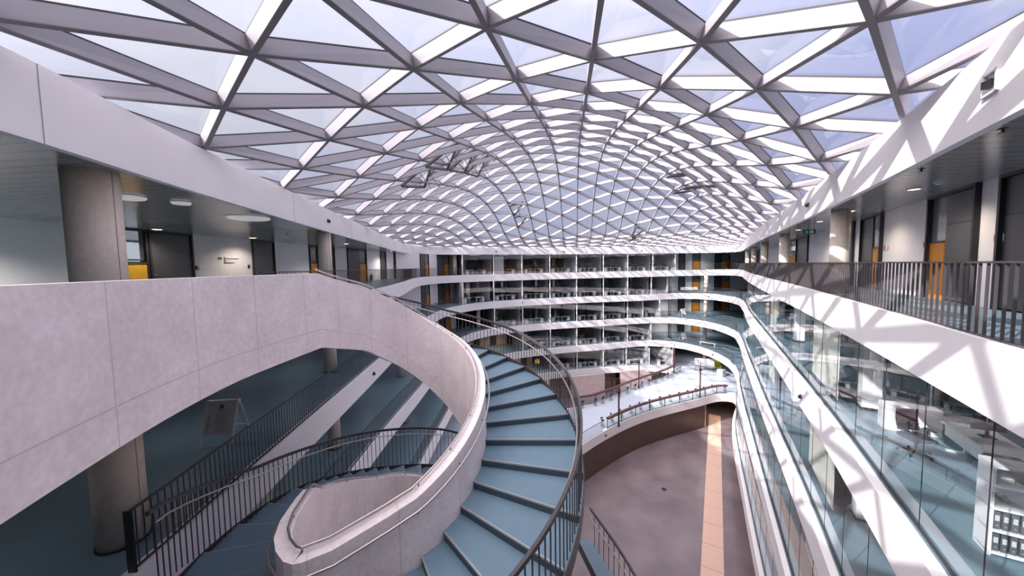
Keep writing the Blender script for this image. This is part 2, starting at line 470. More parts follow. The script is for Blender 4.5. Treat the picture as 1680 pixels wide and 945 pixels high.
OUT[1] = [(-5.9, -2.6), (-6.2, 4), (-5.6, 10), (-4, 15.5), (-0.8, 22), (3.2, 28), (7.57, 33), (14.7, 38.5), (23.4, 42.6), (27.5, 44.3), (28.8, 43.9), (28.2, 42.2),
          (23.5, 35.8), (16.8, 24), (9.7, 11.1), (5.5, 4.15), (3.0, 0), (1.0, -2.8), (-2, -3.8)]
GAP = [(-6.4, 38.6), (0, 39), (5, 40), (9.75, 42), (17, 47.4), (24, 52.4), (26.6, 55.2), (24.5, 57.2), (15, 56.8), (6, 54.4), (-1.6, 50.6), (-5, 45)]
for k in list(OUT): OUT[k] = smooth_path(V2(OUT[k]))
GAPS = smooth_path(V2(GAP))
RECT = V2([(-22, -13), (62, -13), (62, 70), (-22, 70)])

def holed(outer, holes, z, up=True):
    loops = [[Vector((p.x, p.y, 0)) for p in outer]] + [[Vector((p.x, p.y, 0)) for p in h] for h in holes]
    tris = tessellate_polygon(loops)
    vs = [(p.x, p.y, z) for l in loops for p in l]
    fs = []
    for a, b, c in tris:
        ar = (vs[b][0] - vs[a][0]) * (vs[c][1] - vs[a][1]) - (vs[c][0] - vs[a][0]) * (vs[b][1] - vs[a][1])
        if abs(ar) < 1e-9: continue
        fs.append((a, b, c) if (ar > 0) == up else (a, c, b))
    return vs, fs

def ring(P, z0, z1, th, m=0):
    """a closed upright band following P (its inner face on P, th thick outwards)"""
    Q = offset(P, th); b = MB(); n = len(P)
    for i in range(n):
        j = (i + 1) % n
        b.hexa([at(P[i], z0), at(P[j], z0), at(Q[j], z0), at(Q[i], z0)], [at(P[i], z1), at(P[j], z1), at(Q[j], z1), at(Q[i], z1)], m)
    return b

FASC = 1.0
for k in (5, 4, 3, 2, 1):
    z = LZ[k]; holes = [offset(OUT[k], .02)] + ([offset(GAPS, .02)] if k == 1 else [])
    b = MB(); vs, fs = holed(RECT, holes, z); b.add(vs, fs)
    struct(b.build('floor', 'deckfloor' if k == 1 else 'floor'))
    b = MB(); vs, fs = holed(RECT, holes, z - FASC + .02, up=False); b.add(vs, fs)
    struct(b.build('ceiling', 'ceiling'))
    b = ring(OUT[k], z - FASC, z + .03, .22)
    struct(b.build('trim_%d' % (6 - k), 'white'))
    if k == 1:
        struct(ring(GAPS, z - FASC, z + .03, .22).build('trim_7', 'white'))
# top ceiling, roof slab and the fascia under the glass roof
b = MB(); vs, fs = holed(RECT, [offset(OUT['R'], .05)], 3.0, up=False); b.add(vs, fs)
struct(b.build('ceiling', 'ceiling'))
b = MB(); vs, fs = holed(RECT, [offset(OUT['R'], .3)], 3.85, up=True); b.add(vs, fs)
vs, fs = holed(RECT, [offset(OUT['R'], .3)], 3.6, up=False); b.add(vs, fs)
struct(b.build('roof_slab', 'wall_dark'))
b = ring(OUT['R'], 2.98, 4.07, .14)
struct(b.build('trim_6', 'white'))
b = ring(offset(OUT['R'], .16), 3.95, 4.16, .3); struct(b.build('trim_6', 'white'))
for px_, nm in ((0, 0),):     # fine vertical joints between the fascia panels
    acc = 0
    for i in range(len(OUT['R'])):
        p, q = OUT['R'][i], OUT['R'][(i + 1) % len(OUT['R'])]; acc += (q - p).length
        if acc > 7.5:
            acc = 0; a_ = math.atan2((q - p).y, (q - p).x)
            jb = MB(); jb.box((q.x, q.y, 3.525), (.012, .012, 1.08), a_); struct(jb.build('trim_9', 'partition'))
# outer walls, each its own
ow = MB(); ow.box((-22.1, 28.5, -9.9), (.2, 83, 21.0)); ow.box((-22.1, 2.6, 2.3), (.2, 31.2, 3.4)); ow.box((-22.1, 46.2, 2.3), (.2, 47.6, 3.4)); ow.box((-22.1, 20.3, 3.5), (.2, 4.2, 1.0)); struct(ow.build('wall_left', 'wall_dark'))
ow = MB(); ow.box((62.1, 28.5, -8.2), (.2, 83, 24.4)); struct(ow.build('wall_right', 'wall_dark'))
ow = MB(); ow.box((20, 70.1, -8.2), (84.4, .2, 24.4)); struct(ow.build('wall_far', 'wall_dark'))
ow = MB(); ow.box((20, -13.1, -8.2), (84.4, .2, 24.4)); struct(ow.build('wall_near', 'wall_dark'))
# ground floor
b = MB(); b.add([(-22, -13, GROUND), (62, -13, GROUND), (62, 70, GROUND), (-22, 70, GROUND)], [(0, 1, 2, 3)])
struct(b.build('floor', 'stone'))
b = MB()
u = Vector((.515, .857)); nn = Vector((.857, -.515))
p0 = Vector((13.3, 23.3)) - u * 24
for a0, a1 in ((0, 46),):
    A, B = p0 + u * a0, p0 + u * (a1 + 6)
    b.prism([A, A + nn * 1.4, B + nn * 1.4, B], GROUND - .01, GROUND + .012)
struct(b.build('trim_8', 'stripe'))

# ------------------------------------------------------------------ glass roof
def hline(p, q):
    p = Vector(p); q = Vector(q); d = (q - p).normalized(); return p, Vector((-d.y, d.x))
LP, RP, FP = hline((-6.8, 4.25), (-12.9, 41)), hline((6.2, 4.15), (38, 57)), hline((-7, 49), (38, 61))
RQ = (6.0449, .646, -13.3873, 6.3616, 0, .6592, -.845, -8.0356)
def roofz(x, y):
    P = Vector((x, y))
    dl = max(-(P - LP[0]).dot(LP[1]), 0.0); dr = max((P - RP[0]).dot(RP[1]), 0.0); df = max(-(P - FP[0]).dot(FP[1]), 0.0)
    w = max(dl + dr, .5); uu = min(max(dl / w, 0), 1)
    prof = 4 * uu * (1 - uu) * (1 + RQ[5] * (uu - .5) + RQ[6] * (uu - .5) ** 2)
    yy = y / 30 - 1
    rise = max(RQ[0] + RQ[1] * yy + RQ[2] * yy * yy + RQ[7] * yy ** 3, 0.3 if y < 10 else 0.0)
    s = 1 - math.exp(-df / RQ[3])
    return 4.05 + max(prof * rise * s, 4 * uu * (1 - uu) * .13 * df if y > 30 else 0)
AZ, AL, BX, BY = .1807, 3.0144, 2.1461, 1.6202
AX, AY = AL * math.sin(AZ), AL * math.cos(AZ)
def node(i, j): return Vector((-4.1 + i * AX + j * BX, 5.7089 + i * AY + j * BY))
def p3(p): return Vector((p.x, p.y, roofz(p.x, p.y)))
def nrm(p):
    e = .3
    return Vector((-(roofz(p.x + e, p.y) - roofz(p.x - e, p.y)) / (2 * e), -(roofz(p.x, p.y + e) - roofz(p.x, p.y - e)) / (2 * e), 1)).normalized()
RO = offset(OUT['R'], .95)
def clipseg(p, q):
    a, c = inside(p, RO), inside(q, RO)
    if a and c: return p, q
    if not a and not c: return None
    lo, hi = (p, q) if a else (q, p)
    x0, x1 = 0.0, 1.0
    for _ in range(18):
        m = (x0 + x1) / 2
        if inside(lo.lerp(hi, m), RO): x0 = m
        else: x1 = m
    e = lo.lerp(hi, x0)
    if (e - lo).length < .08: return None
    return (p, e) if a else (e, q)

roof = sempty('ceiling', (10, 28, 4.05))
def rib(seq):
    b = MB(); cnt = 0
    for p, q in zip(seq, seq[1:]):
        s = clipseg(p, q)
        if not s: continue
        p_, q_ = s
        A, B = p3(p_), p3(q_); N1, N2 = nrm(p_), nrm(q_)
        d = (B - A).normalized(); s1 = d.cross(N1).normalized() * .045; s2 = d.cross(N2).normalized() * .045
        dep = .3
        for t0, t1, w, mm in ((dep - .03, dep + .01, .6, 2), (.02, dep - .03, 1.0, 0), (0.005, .02, 1.08, 1)):
            b.hexa([A + N1 * t0 - s1 * w, A + N1 * t0 + s1 * w, B + N2 * t0 + s2 * w, B + N2 * t0 - s2 * w],
                   [A + N1 * t1 - s1 * w, A + N1 * t1 + s1 * w, B + N2 * t1 + s2 * w, B + N2 * t1 - s2 * w], mm)
        cnt += 1
    if cnt: b.build('rib', ['steel', 'steel_dark', 'gasket'], roof)
for j in range(-14, 20): rib([node(i, j) for i in range(-16, 28)])
for i in range(-16, 28): rib([node(i, j) for j in range(-16, 22)])
for s_ in range(-24, 42): rib([node(s_ - j, j) for j in range(-16, 22)])
# panes between the ribs, clipped to the roof edge (convex outline)
def clip_poly(poly, P):
    ccw = area2(P) > 0
    for i in range(len(P)):
        a, c = P[i], P[(i + 1) % len(P)]
        e = c - a; out = []
        side = lambda p: (e.x * (p.y - a.y) - e.y * (p.x - a.x)) * (1 if ccw else -1)
        for k in range(len(poly)):
            p, q = poly[k], poly[(k + 1) % len(poly)]
            sp_, sq = side(p), side(q)
            if sp_ >= 0: out.append(p)
            if sp_ * sq < 0: out.append(p.lerp(q, sp_ / (sp_ - sq)))
        poly = out
        if len(poly) < 3: return None
    return poly
def hull(P):
    P = sorted(set((round(p.x, 4), round(p.y, 4)) for p in P))
    def half(pts):
        h = []
        for p in pts:
            while len(h) > 1 and (h[-1][0] - h[-2][0]) * (p[1] - h[-2][1]) - (h[-1][1] - h[-2][1]) * (p[0] - h[-2][0]) <= 0: h.pop()
            h.append(p)
        return h[:-1]
    return [Vector(p) for p in half(P) + half(P[::-1])]
RH = hull(RO)
b = MB()
for i in range(-16, 28):
    for j in range(-16, 22):
        for T in ((node(i, j), node(i + 1, j), node(i, j + 1)), (node(i + 1, j), node(i + 1, j + 1), node(i, j + 1))):
            if not any(inside(p, RO) for p in T): continue
            pl = T if all(inside(p, RH) for p in T) else clip_poly(list(T), RH)
            if pl and len(pl) > 2:
                b.add([p3(p) + nrm(p) * .31 for p in pl], [tuple(range(len(pl)))])
b.build('glazing', 'roofglass', roof)

# ------------------------------------------------------------------ spiral stair
CX, CY, EA, EB, EW, EWY = -2.624, 8.007, 1.933, 2.933, 2.201, 2.473
def ell(t, d):       # t in degrees, d = offset outwards from the wall's tread side
    t = math.radians(t); w = d / EW
    return Vector((CX + (EA + d) * math.cos(t), CY + (EB + (EWY * w if d > 0 else d)) * math.sin(t)))
ZT = [(400, .0), (188, 0.0), (150, -.40), (120, -.97), (90, -1.65), (70, -1.97), (-81, -4.05), (-100, -4.05), (-170, -4.85), (-198, -5.27), (-215, -5.78), (-240, -6.45), (-268, -6.95), (-290, -7.3), (-360, -8.1), (-700, -8.1)]
RT = [(-150, -4.02), (-157, -4.15), (-162, -4.3), (-186, -5.07), (-207, -5.5), (-240, -6.1), (-268, -6.5), (-290, -6.9), (-360, -8.1)]
def rt(t):
    if t > -150: return zt(t)
    for (t0, z0), (t1, z1) in zip(RT, RT[1:]):
        if t <= t0 and t >= t1: return z0 + (z1 - z0) * (t0 - t) / (t0 - t1)
    return -8.1
WT = [(-130, -2.98), (-150, -3.2), (-165, -3.72), (-180, -4.07), (-200, -4.6), (-214, -4.97), (-240, -5.38), (-290, -6.1), (-360, -7.1)]
def wt(t):
    for (t0, z0), (t1, z1) in zip(WT, WT[1:]):
        if t <= t0 and t >= t1: return z0 + (z1 - z0) * (t0 - t) / (t0 - t1)
    return -2.98
def zt(t):
    for (t0, z0), (t1, z1) in zip(ZT, ZT[1:]):
        if t <= t0 and t >= t1: return z0 + (z1 - z0) * (t0 - t) / (t0 - t1)
    return 0
RISE = H / 26
def t_of_z(z, ta, tb):
    lo, hi = ta, tb
    for _ in range(40):
        m = (lo + hi) / 2
        if zt(m) > z: lo = m
        else: hi = m
    return (lo + hi) / 2
stair = thing('spiral_staircase', 'sweeping spiral staircase with blue treads and pale concrete parapet wall', 'staircase', (CX, CY, GROUND))
BOT = [(400, -.6), (188, -.6), (150, -1.12), (120, -1.91), (90, -2.76), (60, -3.54), (30, -4.1), (0, -4.45), (-60, -5.2), (-81, -4.9), (-108, -4.9), (-150, -5.7), (-180, -6.3), (-240, -8.0), (-290, -8.8), (-360, -9.6)]
def zb(t):
    for (t0, z0), (t1, z1) in zip(BOT, BOT[1:]):
        if t <= t0 and t >= t1: return z0 + (z1 - z0) * (t0 - t) / (t0 - t1)
    return -9.6
# stations of the parapet wall: (tread-side point, top z, bottom z)
st = []
for p in smooth_path(V2([(-3.2, -.5), (-3.5, 1.2), (-3.95, 2.5), (-4.38, 3.9), (-4.62, 5.3), (-4.6, 6.6)]), False, .4): st.append((p, 1.07, -.6))
for t in range(188, -61, -4): st.append((ell(t, 0), zt(t) + 1.07, zb(t)))
tip = V2([(-2.05, 5.24), (-2.4, 5.0), (-2.71, 4.78), (-3.05, 4.57), (-3.16, 4.55), (-3.32, 4.6), (-3.55, 4.78), (-3.75, 5.03), (-3.9, 5.4), (-4.03, 5.8), (-4.15, 6.2)])
tt = [-70, -76, -82, -88, -96, -104, -112, -120, -130, -138, -145]
for p, t in zip(tip, tt): st.append((p, wt(t) if t < -100 else zt(t) + 1.07, zb(t)))
for t in range(-155, -361, -5): st.append((ell(t, 0), wt(t), zb(t)))
OP = [s[0] for s in st]
# remove near-duplicate stations
keep = [0]
for i in range(1, len(st)):
    if (OP[i] - OP[keep[-1]]).length > .05: keep.append(i)
st = [st[i] for i in keep]; OP = [s[0] for s in st]
TH = .24
IP = offset(OP, -TH, closed=False)
if (IP[30] - Vector((CX, CY))).length > (OP[30] - Vector((CX, CY))).length: IP = offset(OP, TH, closed=False)
b = MB(); L = 0
for i in range(len(st) - 1):
    d = (OP[i + 1] - OP[i]).length; L2 = L + d
    (o0, z0, b0), (o1, z1, b1) = st[i], st[i + 1]
    i0, i1 = IP[i], IP[i + 1]
    b.quad(at(o0, b0), at(o0, z0), at(o1, z1), at(o1, b1), 0, [(L, 0), (L, z0 - b0), (L2, z1 - b1), (L2, 0)])
    b.quad(at(i0, b0), at(i1, b1), at(i1, z1), at(i0, z0), 0, [(L, 0), (L2, 0), (L2, z1 - b1), (L, z0 - b0)])
    b.quad(at(o0, z0), at(i0, z0), at(i1, z1), at(o1, z1), 0, [(L, 9), (L, 9.2), (L2, 9.2), (L2, 9)])
    b.quad(at(o0, b0), at(o1, b1), at(i1, b1), at(i0, b0), 0, [(L, 9), (L2, 9), (L2, 9.2), (L, 9.2)])
    L = L2
for e, fl in ((0, False), (len(st) - 1, True)):
    b.quad(at(OP[e], st[e][2]), at(IP[e], st[e][2]), at(IP[e], st[e][1]), at(OP[e], st[e][1]), 0, [(0, 9)] * 4)
b.build('parapet_wall', 'concrete', stair)

def tread(t0, t1, z, first=False):
    b = MB(); m = 4
    ts = [t0 + (t1 - t0) * k / m for k in range(m + 1)]
    inn = [ell(t, 0.0) for t in ts]; out = [ell(t, EW) for t in ts]
    zlo = z - RISE - .05
    for k in range(m):
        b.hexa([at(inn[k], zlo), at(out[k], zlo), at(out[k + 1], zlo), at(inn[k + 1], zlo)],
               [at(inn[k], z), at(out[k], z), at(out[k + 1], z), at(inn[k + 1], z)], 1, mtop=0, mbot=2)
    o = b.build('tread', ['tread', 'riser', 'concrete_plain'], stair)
    a, c = ell(t1, 0.02), ell(t1, EW - .02)
    d = (ell(t0, 1) - ell(t1, 1)).normalized()
    nb = MB(); w = d * .024; f = d * -.008
    nb.hexa([at(a + f, z - .03), at(c + f, z - .03), at(c + w, z - .03), at(a + w, z - .03)], [at(a + f, z + .004), at(c + f, z + .004), at(c + w, z + .004), at(a + w, z + .004)])
    nb.build('nosing', 'nosing', o)
    return o
def nose_ts(zs, ta, tb): return [t_of_z(z, ta, tb) for z in zs]
up = nose_ts([-RISE * i for i in range(0, 26)], 188.0, -81.0); up[0] = 188.0
for i in range(1, 26): tread(up[i - 1], up[i], -RISE * i)
lo = nose_ts([-H - RISE * i for i in range(0, 26)], -100.0, -360.0); lo[0] = -100.0
for i in range(1, 26): tread(lo[i - 1], lo[i], -H - RISE * i)
# landings
b = MB()
b.prism([(-6.9, 8.0), (-6.6, 3.0), (-6.4, -1.5), (-3.2, -1.5), (-3.5, 1.2), (-3.95, 2.5), (-4.38, 3.9), (-4.62, 5.3), (-4.6, 6.6), (-4.55, 7.7)], -.45, 0.0, 1, mtop=0)
b.build('upper_landing', ['floor', 'concrete_plain'], stair)
b = MB()
b.prism([(-6.5, 5.2), (-6.4, 1.0), (-1.6, 1.0), ell(-81, EW), ell(-81, 0), ell(-90, 0), ell(-100, 0), ell(-100, EW), ell(-108, EW), ell(-116, EW), ell(-124, EW), ell(-132, EW), ell(-140, EW)], -H - .4, -H, 1, mtop=0)
b.build('middle_landing', ['floor', 'concrete_plain'], stair)

# lowest landing on the right of the stair with its own short railing
b = MB(); b.prism([(2.1, 10.95), (2.55, 11.0), (3.05, 9.0), (3.3, 7.0), (3.3, 4.6), (2.3, 4.6), (2.6, 7.0), (2.5, 9.0)], -2 * H - .35, -2 * H, 1, mtop=0)
b.build('lower_landing', ['floor', 'rail'], stair)
LR = smooth_path(V2([(2.5, 10.95), (3.0, 9.0), (3.25, 7.0), (3.25, 4.7)]), False, .3)
b = MB(); b.flat([at(p, -2 * H + 1.12) for p in LR], .05, .07); b.build('landing_rail', 'rail', stair)
b = MB(); b.tube([at(p + Vector((-.09, 0)), -2 * H + .9) for p in LR], .02, 8); b.build('landing_handrail', 'handrail', stair, True)
acc = 0
for a_, c_ in zip(LR, LR[1:]):
    acc += (c_ - a_).length
    if acc > .15:
        acc = 0; b = MB(); b.box((c_.x, c_.y, -2 * H + .55), (.016, .018, 1.12)); b.build('landing_baluster', 'rail', stair)

# tubes on the parapet: guard tube along the void edge, handrail along the tread side
def polyz(pts, zs): return [at(p, z) for p, z in zip(pts, zs)]
idx = [i for i in range(len(st))]
start = next(i for i in idx if st[i][0].y > 7.4)
GI = offset(OP, 1, closed=False)
sg = 1 if (IP[40] - OP[40]).dot(GI[40] - OP[40]) > 0 else -1
GUARD = offset(OP, sg * .19, closed=False); HAND = offset(OP, -sg * .09, closed=False)
b = MB(); b.tube(polyz(GUARD[start:], [s[1] + .085 for s in st[start:]]), .021, 8)
g = b.build('guard_tube', 'handrail', stair, True)
for i in range(start + 1, len(st), 5):
    p = GUARD[i]; b = MB(); b.tube([at(p, st[i][1] - .01), at(p, st[i][1] + .08)], .009, 6); b.build('guard_tube_post', 'rail', stair)
b = MB(); b.tube(polyz(HAND[start:], [s[1] - .17 for s in st[start:]]), .021, 8)
b.build('wall_handrail', 'handrail', stair, True)
for i in range(start + 2, len(st), 6):
    p = HAND[i]; q = OP[i]; b = MB()
    b.tube([at(q, st[i][1] - .22), at(p, st[i][1] - .21), at(p, st[i][1] - .19)], .009, 6)
    b.build('handrail_bracket', 'rail', stair)

def stair_rail(name, ta, tb, extra_lo=0.0):
    """outer railing of one flight, with top rail, handrail, stringer and single balusters"""
    N = int(abs(tb - ta) / 2)
    ts = [ta + (tb - ta) * k / N for k in range(N + 1)]
    root = bpy.data.objects.new(name, None); C.objects.link(root); root.parent = stair
    root.matrix_parent_inverse = Matrix.Translation(-Vector(stair.location))
    off = EW - .03
    P = [ell(t, off) for t in ts]; Z = [rt(t) for t in ts]; low = .3 if ta < -100 else 0.0
    b = MB(); b.flat([at(p, z + 1.12) for p, z in zip(P, Z)], .05, .075)
    o = link('top_rail', b.mesh('top_rail', 'rail')); o.parent = root
    b = MB(); b.tube([at(ell(t, off - .09), z + .93) for t, z in zip(ts, Z)], .02, 8)
    o = link('handrail', b.mesh('handrail', 'handrail', True)); o.parent = root
    b = MB(); b.flat([at(ell(t, EW + .012), min(zt(t), z) - .13) for t, z in zip(ts, Z)], .02, .30)
    o = link('stringer', b.mesh('stringer', 'rail')); o.parent = root
    bars = MB(); bars.box((0, 0, .55 - low / 2), (.016, .018, 1.12 + low)); me = bars.mesh('baluster', 'rail')
    # even spacing along the run
    d = 0; last = None; pos = []
    for k in range(len(ts)):
        if k:
            seg = (P[k] - P[k - 1]).length; x = 0
            while d + (seg - x) >= .155:
                x += .155 - d; d = 0; f = x / seg
                pos.append((P[k - 1].lerp(P[k], f), Z[k - 1] + (Z[k] - Z[k - 1]) * f, ts[k]))
            d += seg - x
    pos.sort(key=lambda q: (q[0] - Vector((0, 0))).length)
    for p, z, t in pos[:100]:
        o = link('baluster', me); o.parent = root; o.location = at(p, z)
        dd = ell(t - 1, off) - ell(t + 1, off); o.rotation_euler = (0, 0, math.atan2(dd.y, dd.x))
    if len(pos) > 100:
        b = MB()
        for p, z, t in pos[100:]:
            dd = ell(t - 1, off) - ell(t + 1, off); b.box((p.x, p.y, z + .55 - low / 2), (.016, .018, 1.12 + low), math.atan2(dd.y, dd.x))
        o = link('balusters', b.mesh('balusters', 'rail')); o.parent = root; o['kind'] = 'stuff'
    return root
stair_rail('outer_railing', 176.0, -95.0)
stair_rail('outer_railing', -153.0, -345.0)

# ------------------------------------------------------------------ gallery railings
def sub_path(P, f):
    """the longest run of consecutive points of closed path P for which f holds"""
    n = len(P); ok = [f(p) for p in P]; best = []
    for s0 in range(n):
        if ok[s0] and not ok[s0 - 1]:
            run = []; k = s0
            while ok[k % n] and len(run) < n: run.append(P[k % n]); k += 1
            if len(run) > len(best): best = run
    return best
def railing(name, label, P, z, gap, parts, group=None, inset=.06, cat='railing', bar=(.014, .016), low=True, near_dense=None):
    P = offset(P, 0.0, closed=False) if False else P
    c = P[len(P) // 2]
    t = thing(name, label, cat, (c.x, c.y, z), group)
    b = MB(); b.flat([at(p, z + 1.1) for p in P], .05, .03); b.build('top_rail', 'rail', t)
    if low:
        b = MB(); b.flat([at(p, z + .05) for p in P], .05, .02); b.build('bottom_rail', 'rail', t)
    pos = []; d = 0
    for k in range(1, len(P)):
        seg = (P[k] - P[k - 1]).length; x = 0
        a = math.atan2(P[k].y - P[k - 1].y, P[k].x - P[k - 1].x)
        while d + (seg - x) >= gap:
            x += gap - d; d = 0; pos.append((P[k - 1].lerp(P[k], x / seg), a))
        d += seg - x
    pos.sort(key=lambda q: q[0].length)
    m = MB(); m.box((0, 0, .56), (bar[0], bar[1], 1.08)); me = m.mesh('baluster', 'rail')
    for p, a in pos[:parts]:
        o = link('baluster', me); o.parent = t; o.location = (p.x - c.x, p.y - c.y, 0); o.rotation_euler = (0, 0, a)
    if len(pos) > parts:
        b = MB()
        for p, a in pos[parts:]: b.box((p.x, p.y, z + .56), (bar[0], bar[1], 1.08), a)
        o = b.build('balusters', 'rail', t)
        if parts or len(pos) > 100: o['kind'] = 'stuff'
    return t
def edge(k, f, d=.1): return sub_path(offset(OUT[k], d), f)
def yline(p): return p.y
# right side of level 5 from beside the camera to the far corner
railing('balcony_railing', 'long dark baluster railing of the sunlit top gallery on the right', edge(5, lambda p: p.x > 2.4 and p.x > rx(p.y) - 1.2 and p.y < 59 and p.y > -1.5), 0, .185, 100, bar=(.012, .034))
railing('balcony_railing', 'dark railing of the shaded top gallery on the left, behind the stair', edge(5, lambda p: p.x < -6.5 and p.y > 9 and p.y < 49.3), 0, .14, 60)
railing('balcony_railing', 'dark railing below the curved concrete parapet, by the poster stand', edge(4, lambda p: p.x < -6.3 and 5.35 < p.y < 48.5), LZ[4], .14, 100)
railing('balcony_railing', 'dark railing two floors down on the left, seen through the stair eye', edge(3, lambda p: p.x < -6 and 5 < p.y < 49), LZ[3], .14, 0)
railing('balcony_railing', 'dark railing three floors down on the left, lowest seen through the stair eye', edge(2, lambda p: p.x < -2 and 8 < p.y < 50), LZ[2], .14, 0)
names = {5: 'dark railing of the far top gallery in front of the orange doors', 4: 'dark railing on the second curved gallery from the top at the far right corner',
         3: 'dark railing on the third curved gallery from the top at the far right corner', 2: 'dark railing on the lowest curved gallery, above the sunlit deck'}
far_x0 = {5: 28.8, 4: 27.2, 3: 25.3, 2: 24.3}
for k in (5, 4, 3, 2):
    P = edge(k, lambda p: p.x > far_x0[k] and p.y > (59 if k == 5 else 46 - (4 - k) * 1.2) )
    if len(P) > 2: railing('balcony_railing', names[k], P, LZ[k], .14, 0)
# dark flat end post of the level-4 railing by the stair
e0 = min(edge(4, lambda p: p.x < -6.3 and 5.35 < p.y < 48.5), key=lambda p: p.y)
b = MB(); b.box((e0.x + .02, e0.y, LZ[4] + .56), (.14, .03, 1.14)); o = b.build('railing_post', 'frame')
tag(o, 'broad black end post where the left railing meets the stair', 'post')

# ------------------------------------------------------------------ columns
def column(x, y, z, h, r, label):
    t = tag(thing('column', label, 'column', (x, y, z)), label, 'column', 'round concrete columns')
    b = MB(); n = 28
    b.lathe([(r, 0), (r, h)], (x, y, z), n)
    o = b.build('shaft', 'concrete_plain', t, True)
    b = MB()
    for s_ in (1,):
        a = math.atan2(-y, -x) + s_ * .75
        b.box((x + r * math.cos(a), y + r * math.sin(a), z + h / 2), (.008, .008, h), a)
    b.build('formwork_seam', 'wall_dark', t)
    b = MB(); b.lathe([(r + .02, 0), (r + .02, .04)], (x, y, z), n); b.build('base_ring', 'gasket', t)
    return t
FL = {5: 'top floor', 4: 'floor below the concrete parapet', 3: 'third floor from the top', 2: 'fourth floor from the top'}
for k in (5, 4, 3, 2):
    for (x, y, w) in ((-7.65, 6.35, 'nearest'), (-9.35, 17.2, 'second'), (-9.6, 28.8, 'third'), (-8.6, 49.2, 'corner')):
        if (k == 2 and y < 20) or (k == 5 and w == 'third'): continue
        if w == 'corner': x, y = {5: (-8.3, 50.0), 4: (-6.6, 50.5), 3: (-5.2, 51.8), 2: (-4.2, 52.2)}[k]
        r = .36 if w == 'nearest' else .3
        column(x, y, LZ[k], H - FASC + .02, r, {'nearest': 'thick concrete column nearest the stair on the left, ', 'second': 'second concrete column along the left gallery, ', 'third': 'third concrete column along the left gallery, ', 'corner': 'concrete column at the far left corner, '}[w] + FL[k])
for i, (y, w) in enumerate(((12.5, 'nearest, striped with sunlight'), (22.8, 'second, half lit by the sun'), (32, 'third from the near end'), (41.5, 'fourth from the near end'), (50, 'farthest, in the corner'))):
    d = .75
    column(rx(y) + d, y, 0, 3.0, .27, 'round column behind the right gallery railing, ' + w)
for k in (4, 3, 2, 1):
    for (x, y, w) in ((28.6, 61.6, 'left one of the pair'), (33.6, 59.0, 'right one of the pair')):
        column(x, y, LZ[k], H - FASC + .02, .28, 'pale column on the %s curved far gallery, %s' % ({4: 'uppermost', 3: 'second', 2: 'third', 1: 'sunlit lowest'}[k], w))

# ------------------------------------------------------------------ gallery walls with doors
DN = [0]
def px_on(px, A, u):
    """distance along the plan line A + s u at which the view column px meets it"""
    m = (px - 840) / FPX
    return (m * A.y - A.x) / (u.x - m * u.y)
def door_unit(A, u, nrm_, s0, s1, z, h, kind, hinge=1):
    """kinds: dark (leaf), side (glazed side-light with orange apron), pair (side-light + leaf)"""
    DN[0] += 1
    c = A + u * ((s0 + s1) / 2)
    t = sempty('door_%d' % DN[0], (c.x, c.y, z))
    rz = math.atan2(u.y, u.x)
    W_ = s1 - s0
    def bx(sc, w, zc, hh, dep, off=0.0):
        q = A + u * sc + nrm_ * off
        b_ = MB(); b_.box((q.x, q.y, z + zc), (w, dep, hh), rz); return b_
    f = MB()
    for sc in (s0 + .04, s1 - .04):
        q = A + u * sc; f.box((q.x, q.y, z + h / 2), (.08, .22, h), rz)
    q = A + u * ((s0 + s1) / 2); f.box((q.x, q.y, z + h - .04), (W_, .22, .08), rz)
    f.build('door_frame', 'frame', t)
    if kind == 'dark': leafs, sides = [(s0 + .08, s1 - .08)], []
    elif kind == 'side': leafs, sides = [], [(s0 + .08, s1 - .08)]
    elif kind == 'pair': m_ = s0 + W_ * .42; sides, leafs = [(s0 + .08, m_ - .04)], [(m_ + .04, s1 - .08)]
    else: m_ = s0 + W_ * .62; leafs, sides = [(s0 + .08, m_ - .04)], [(m_ + .04, s1 - .08)]
    for a_, c_ in leafs:
        bx((a_ + c_) / 2, c_ - a_, .02 + (h * .7) / 2, h * .7 - .04, .06).build('door_leaf', 'door', t)
        bx((a_ + c_) / 2, c_ - a_, h * .7 + (h * .3 - .08) / 2, h * .3 - .1, .06).build('door_transom', 'door', t)
        hs = a_ + .1 if hinge > 0 else c_ - .1
        hb = MB(); q = A + u * hs - nrm_ * .07
        hb.box((q.x, q.y, z + 1.05), (.13, .03, .02), rz); hb.box((q.x + u.x * -.06, q.y + u.y * -.06, z + 1.05), (.02, .08, .02), rz)
        hb.build('door_handle', 'handrail', t)
    for a_, c_ in sides:
        bx((a_ + c_) / 2, c_ - a_, .82, 1.62, .05).build('orange_panel', 'orange', t)
        bx((a_ + c_) / 2, c_ - a_, (1.63 + h - .08) / 2, h - .08 - 1.63, .03, .02).build('side_light', 'pane_grey', t)
        bx((a_ + c_) / 2, c_ - a_, 1.65, .05, .08).build('rail', 'frame', t)
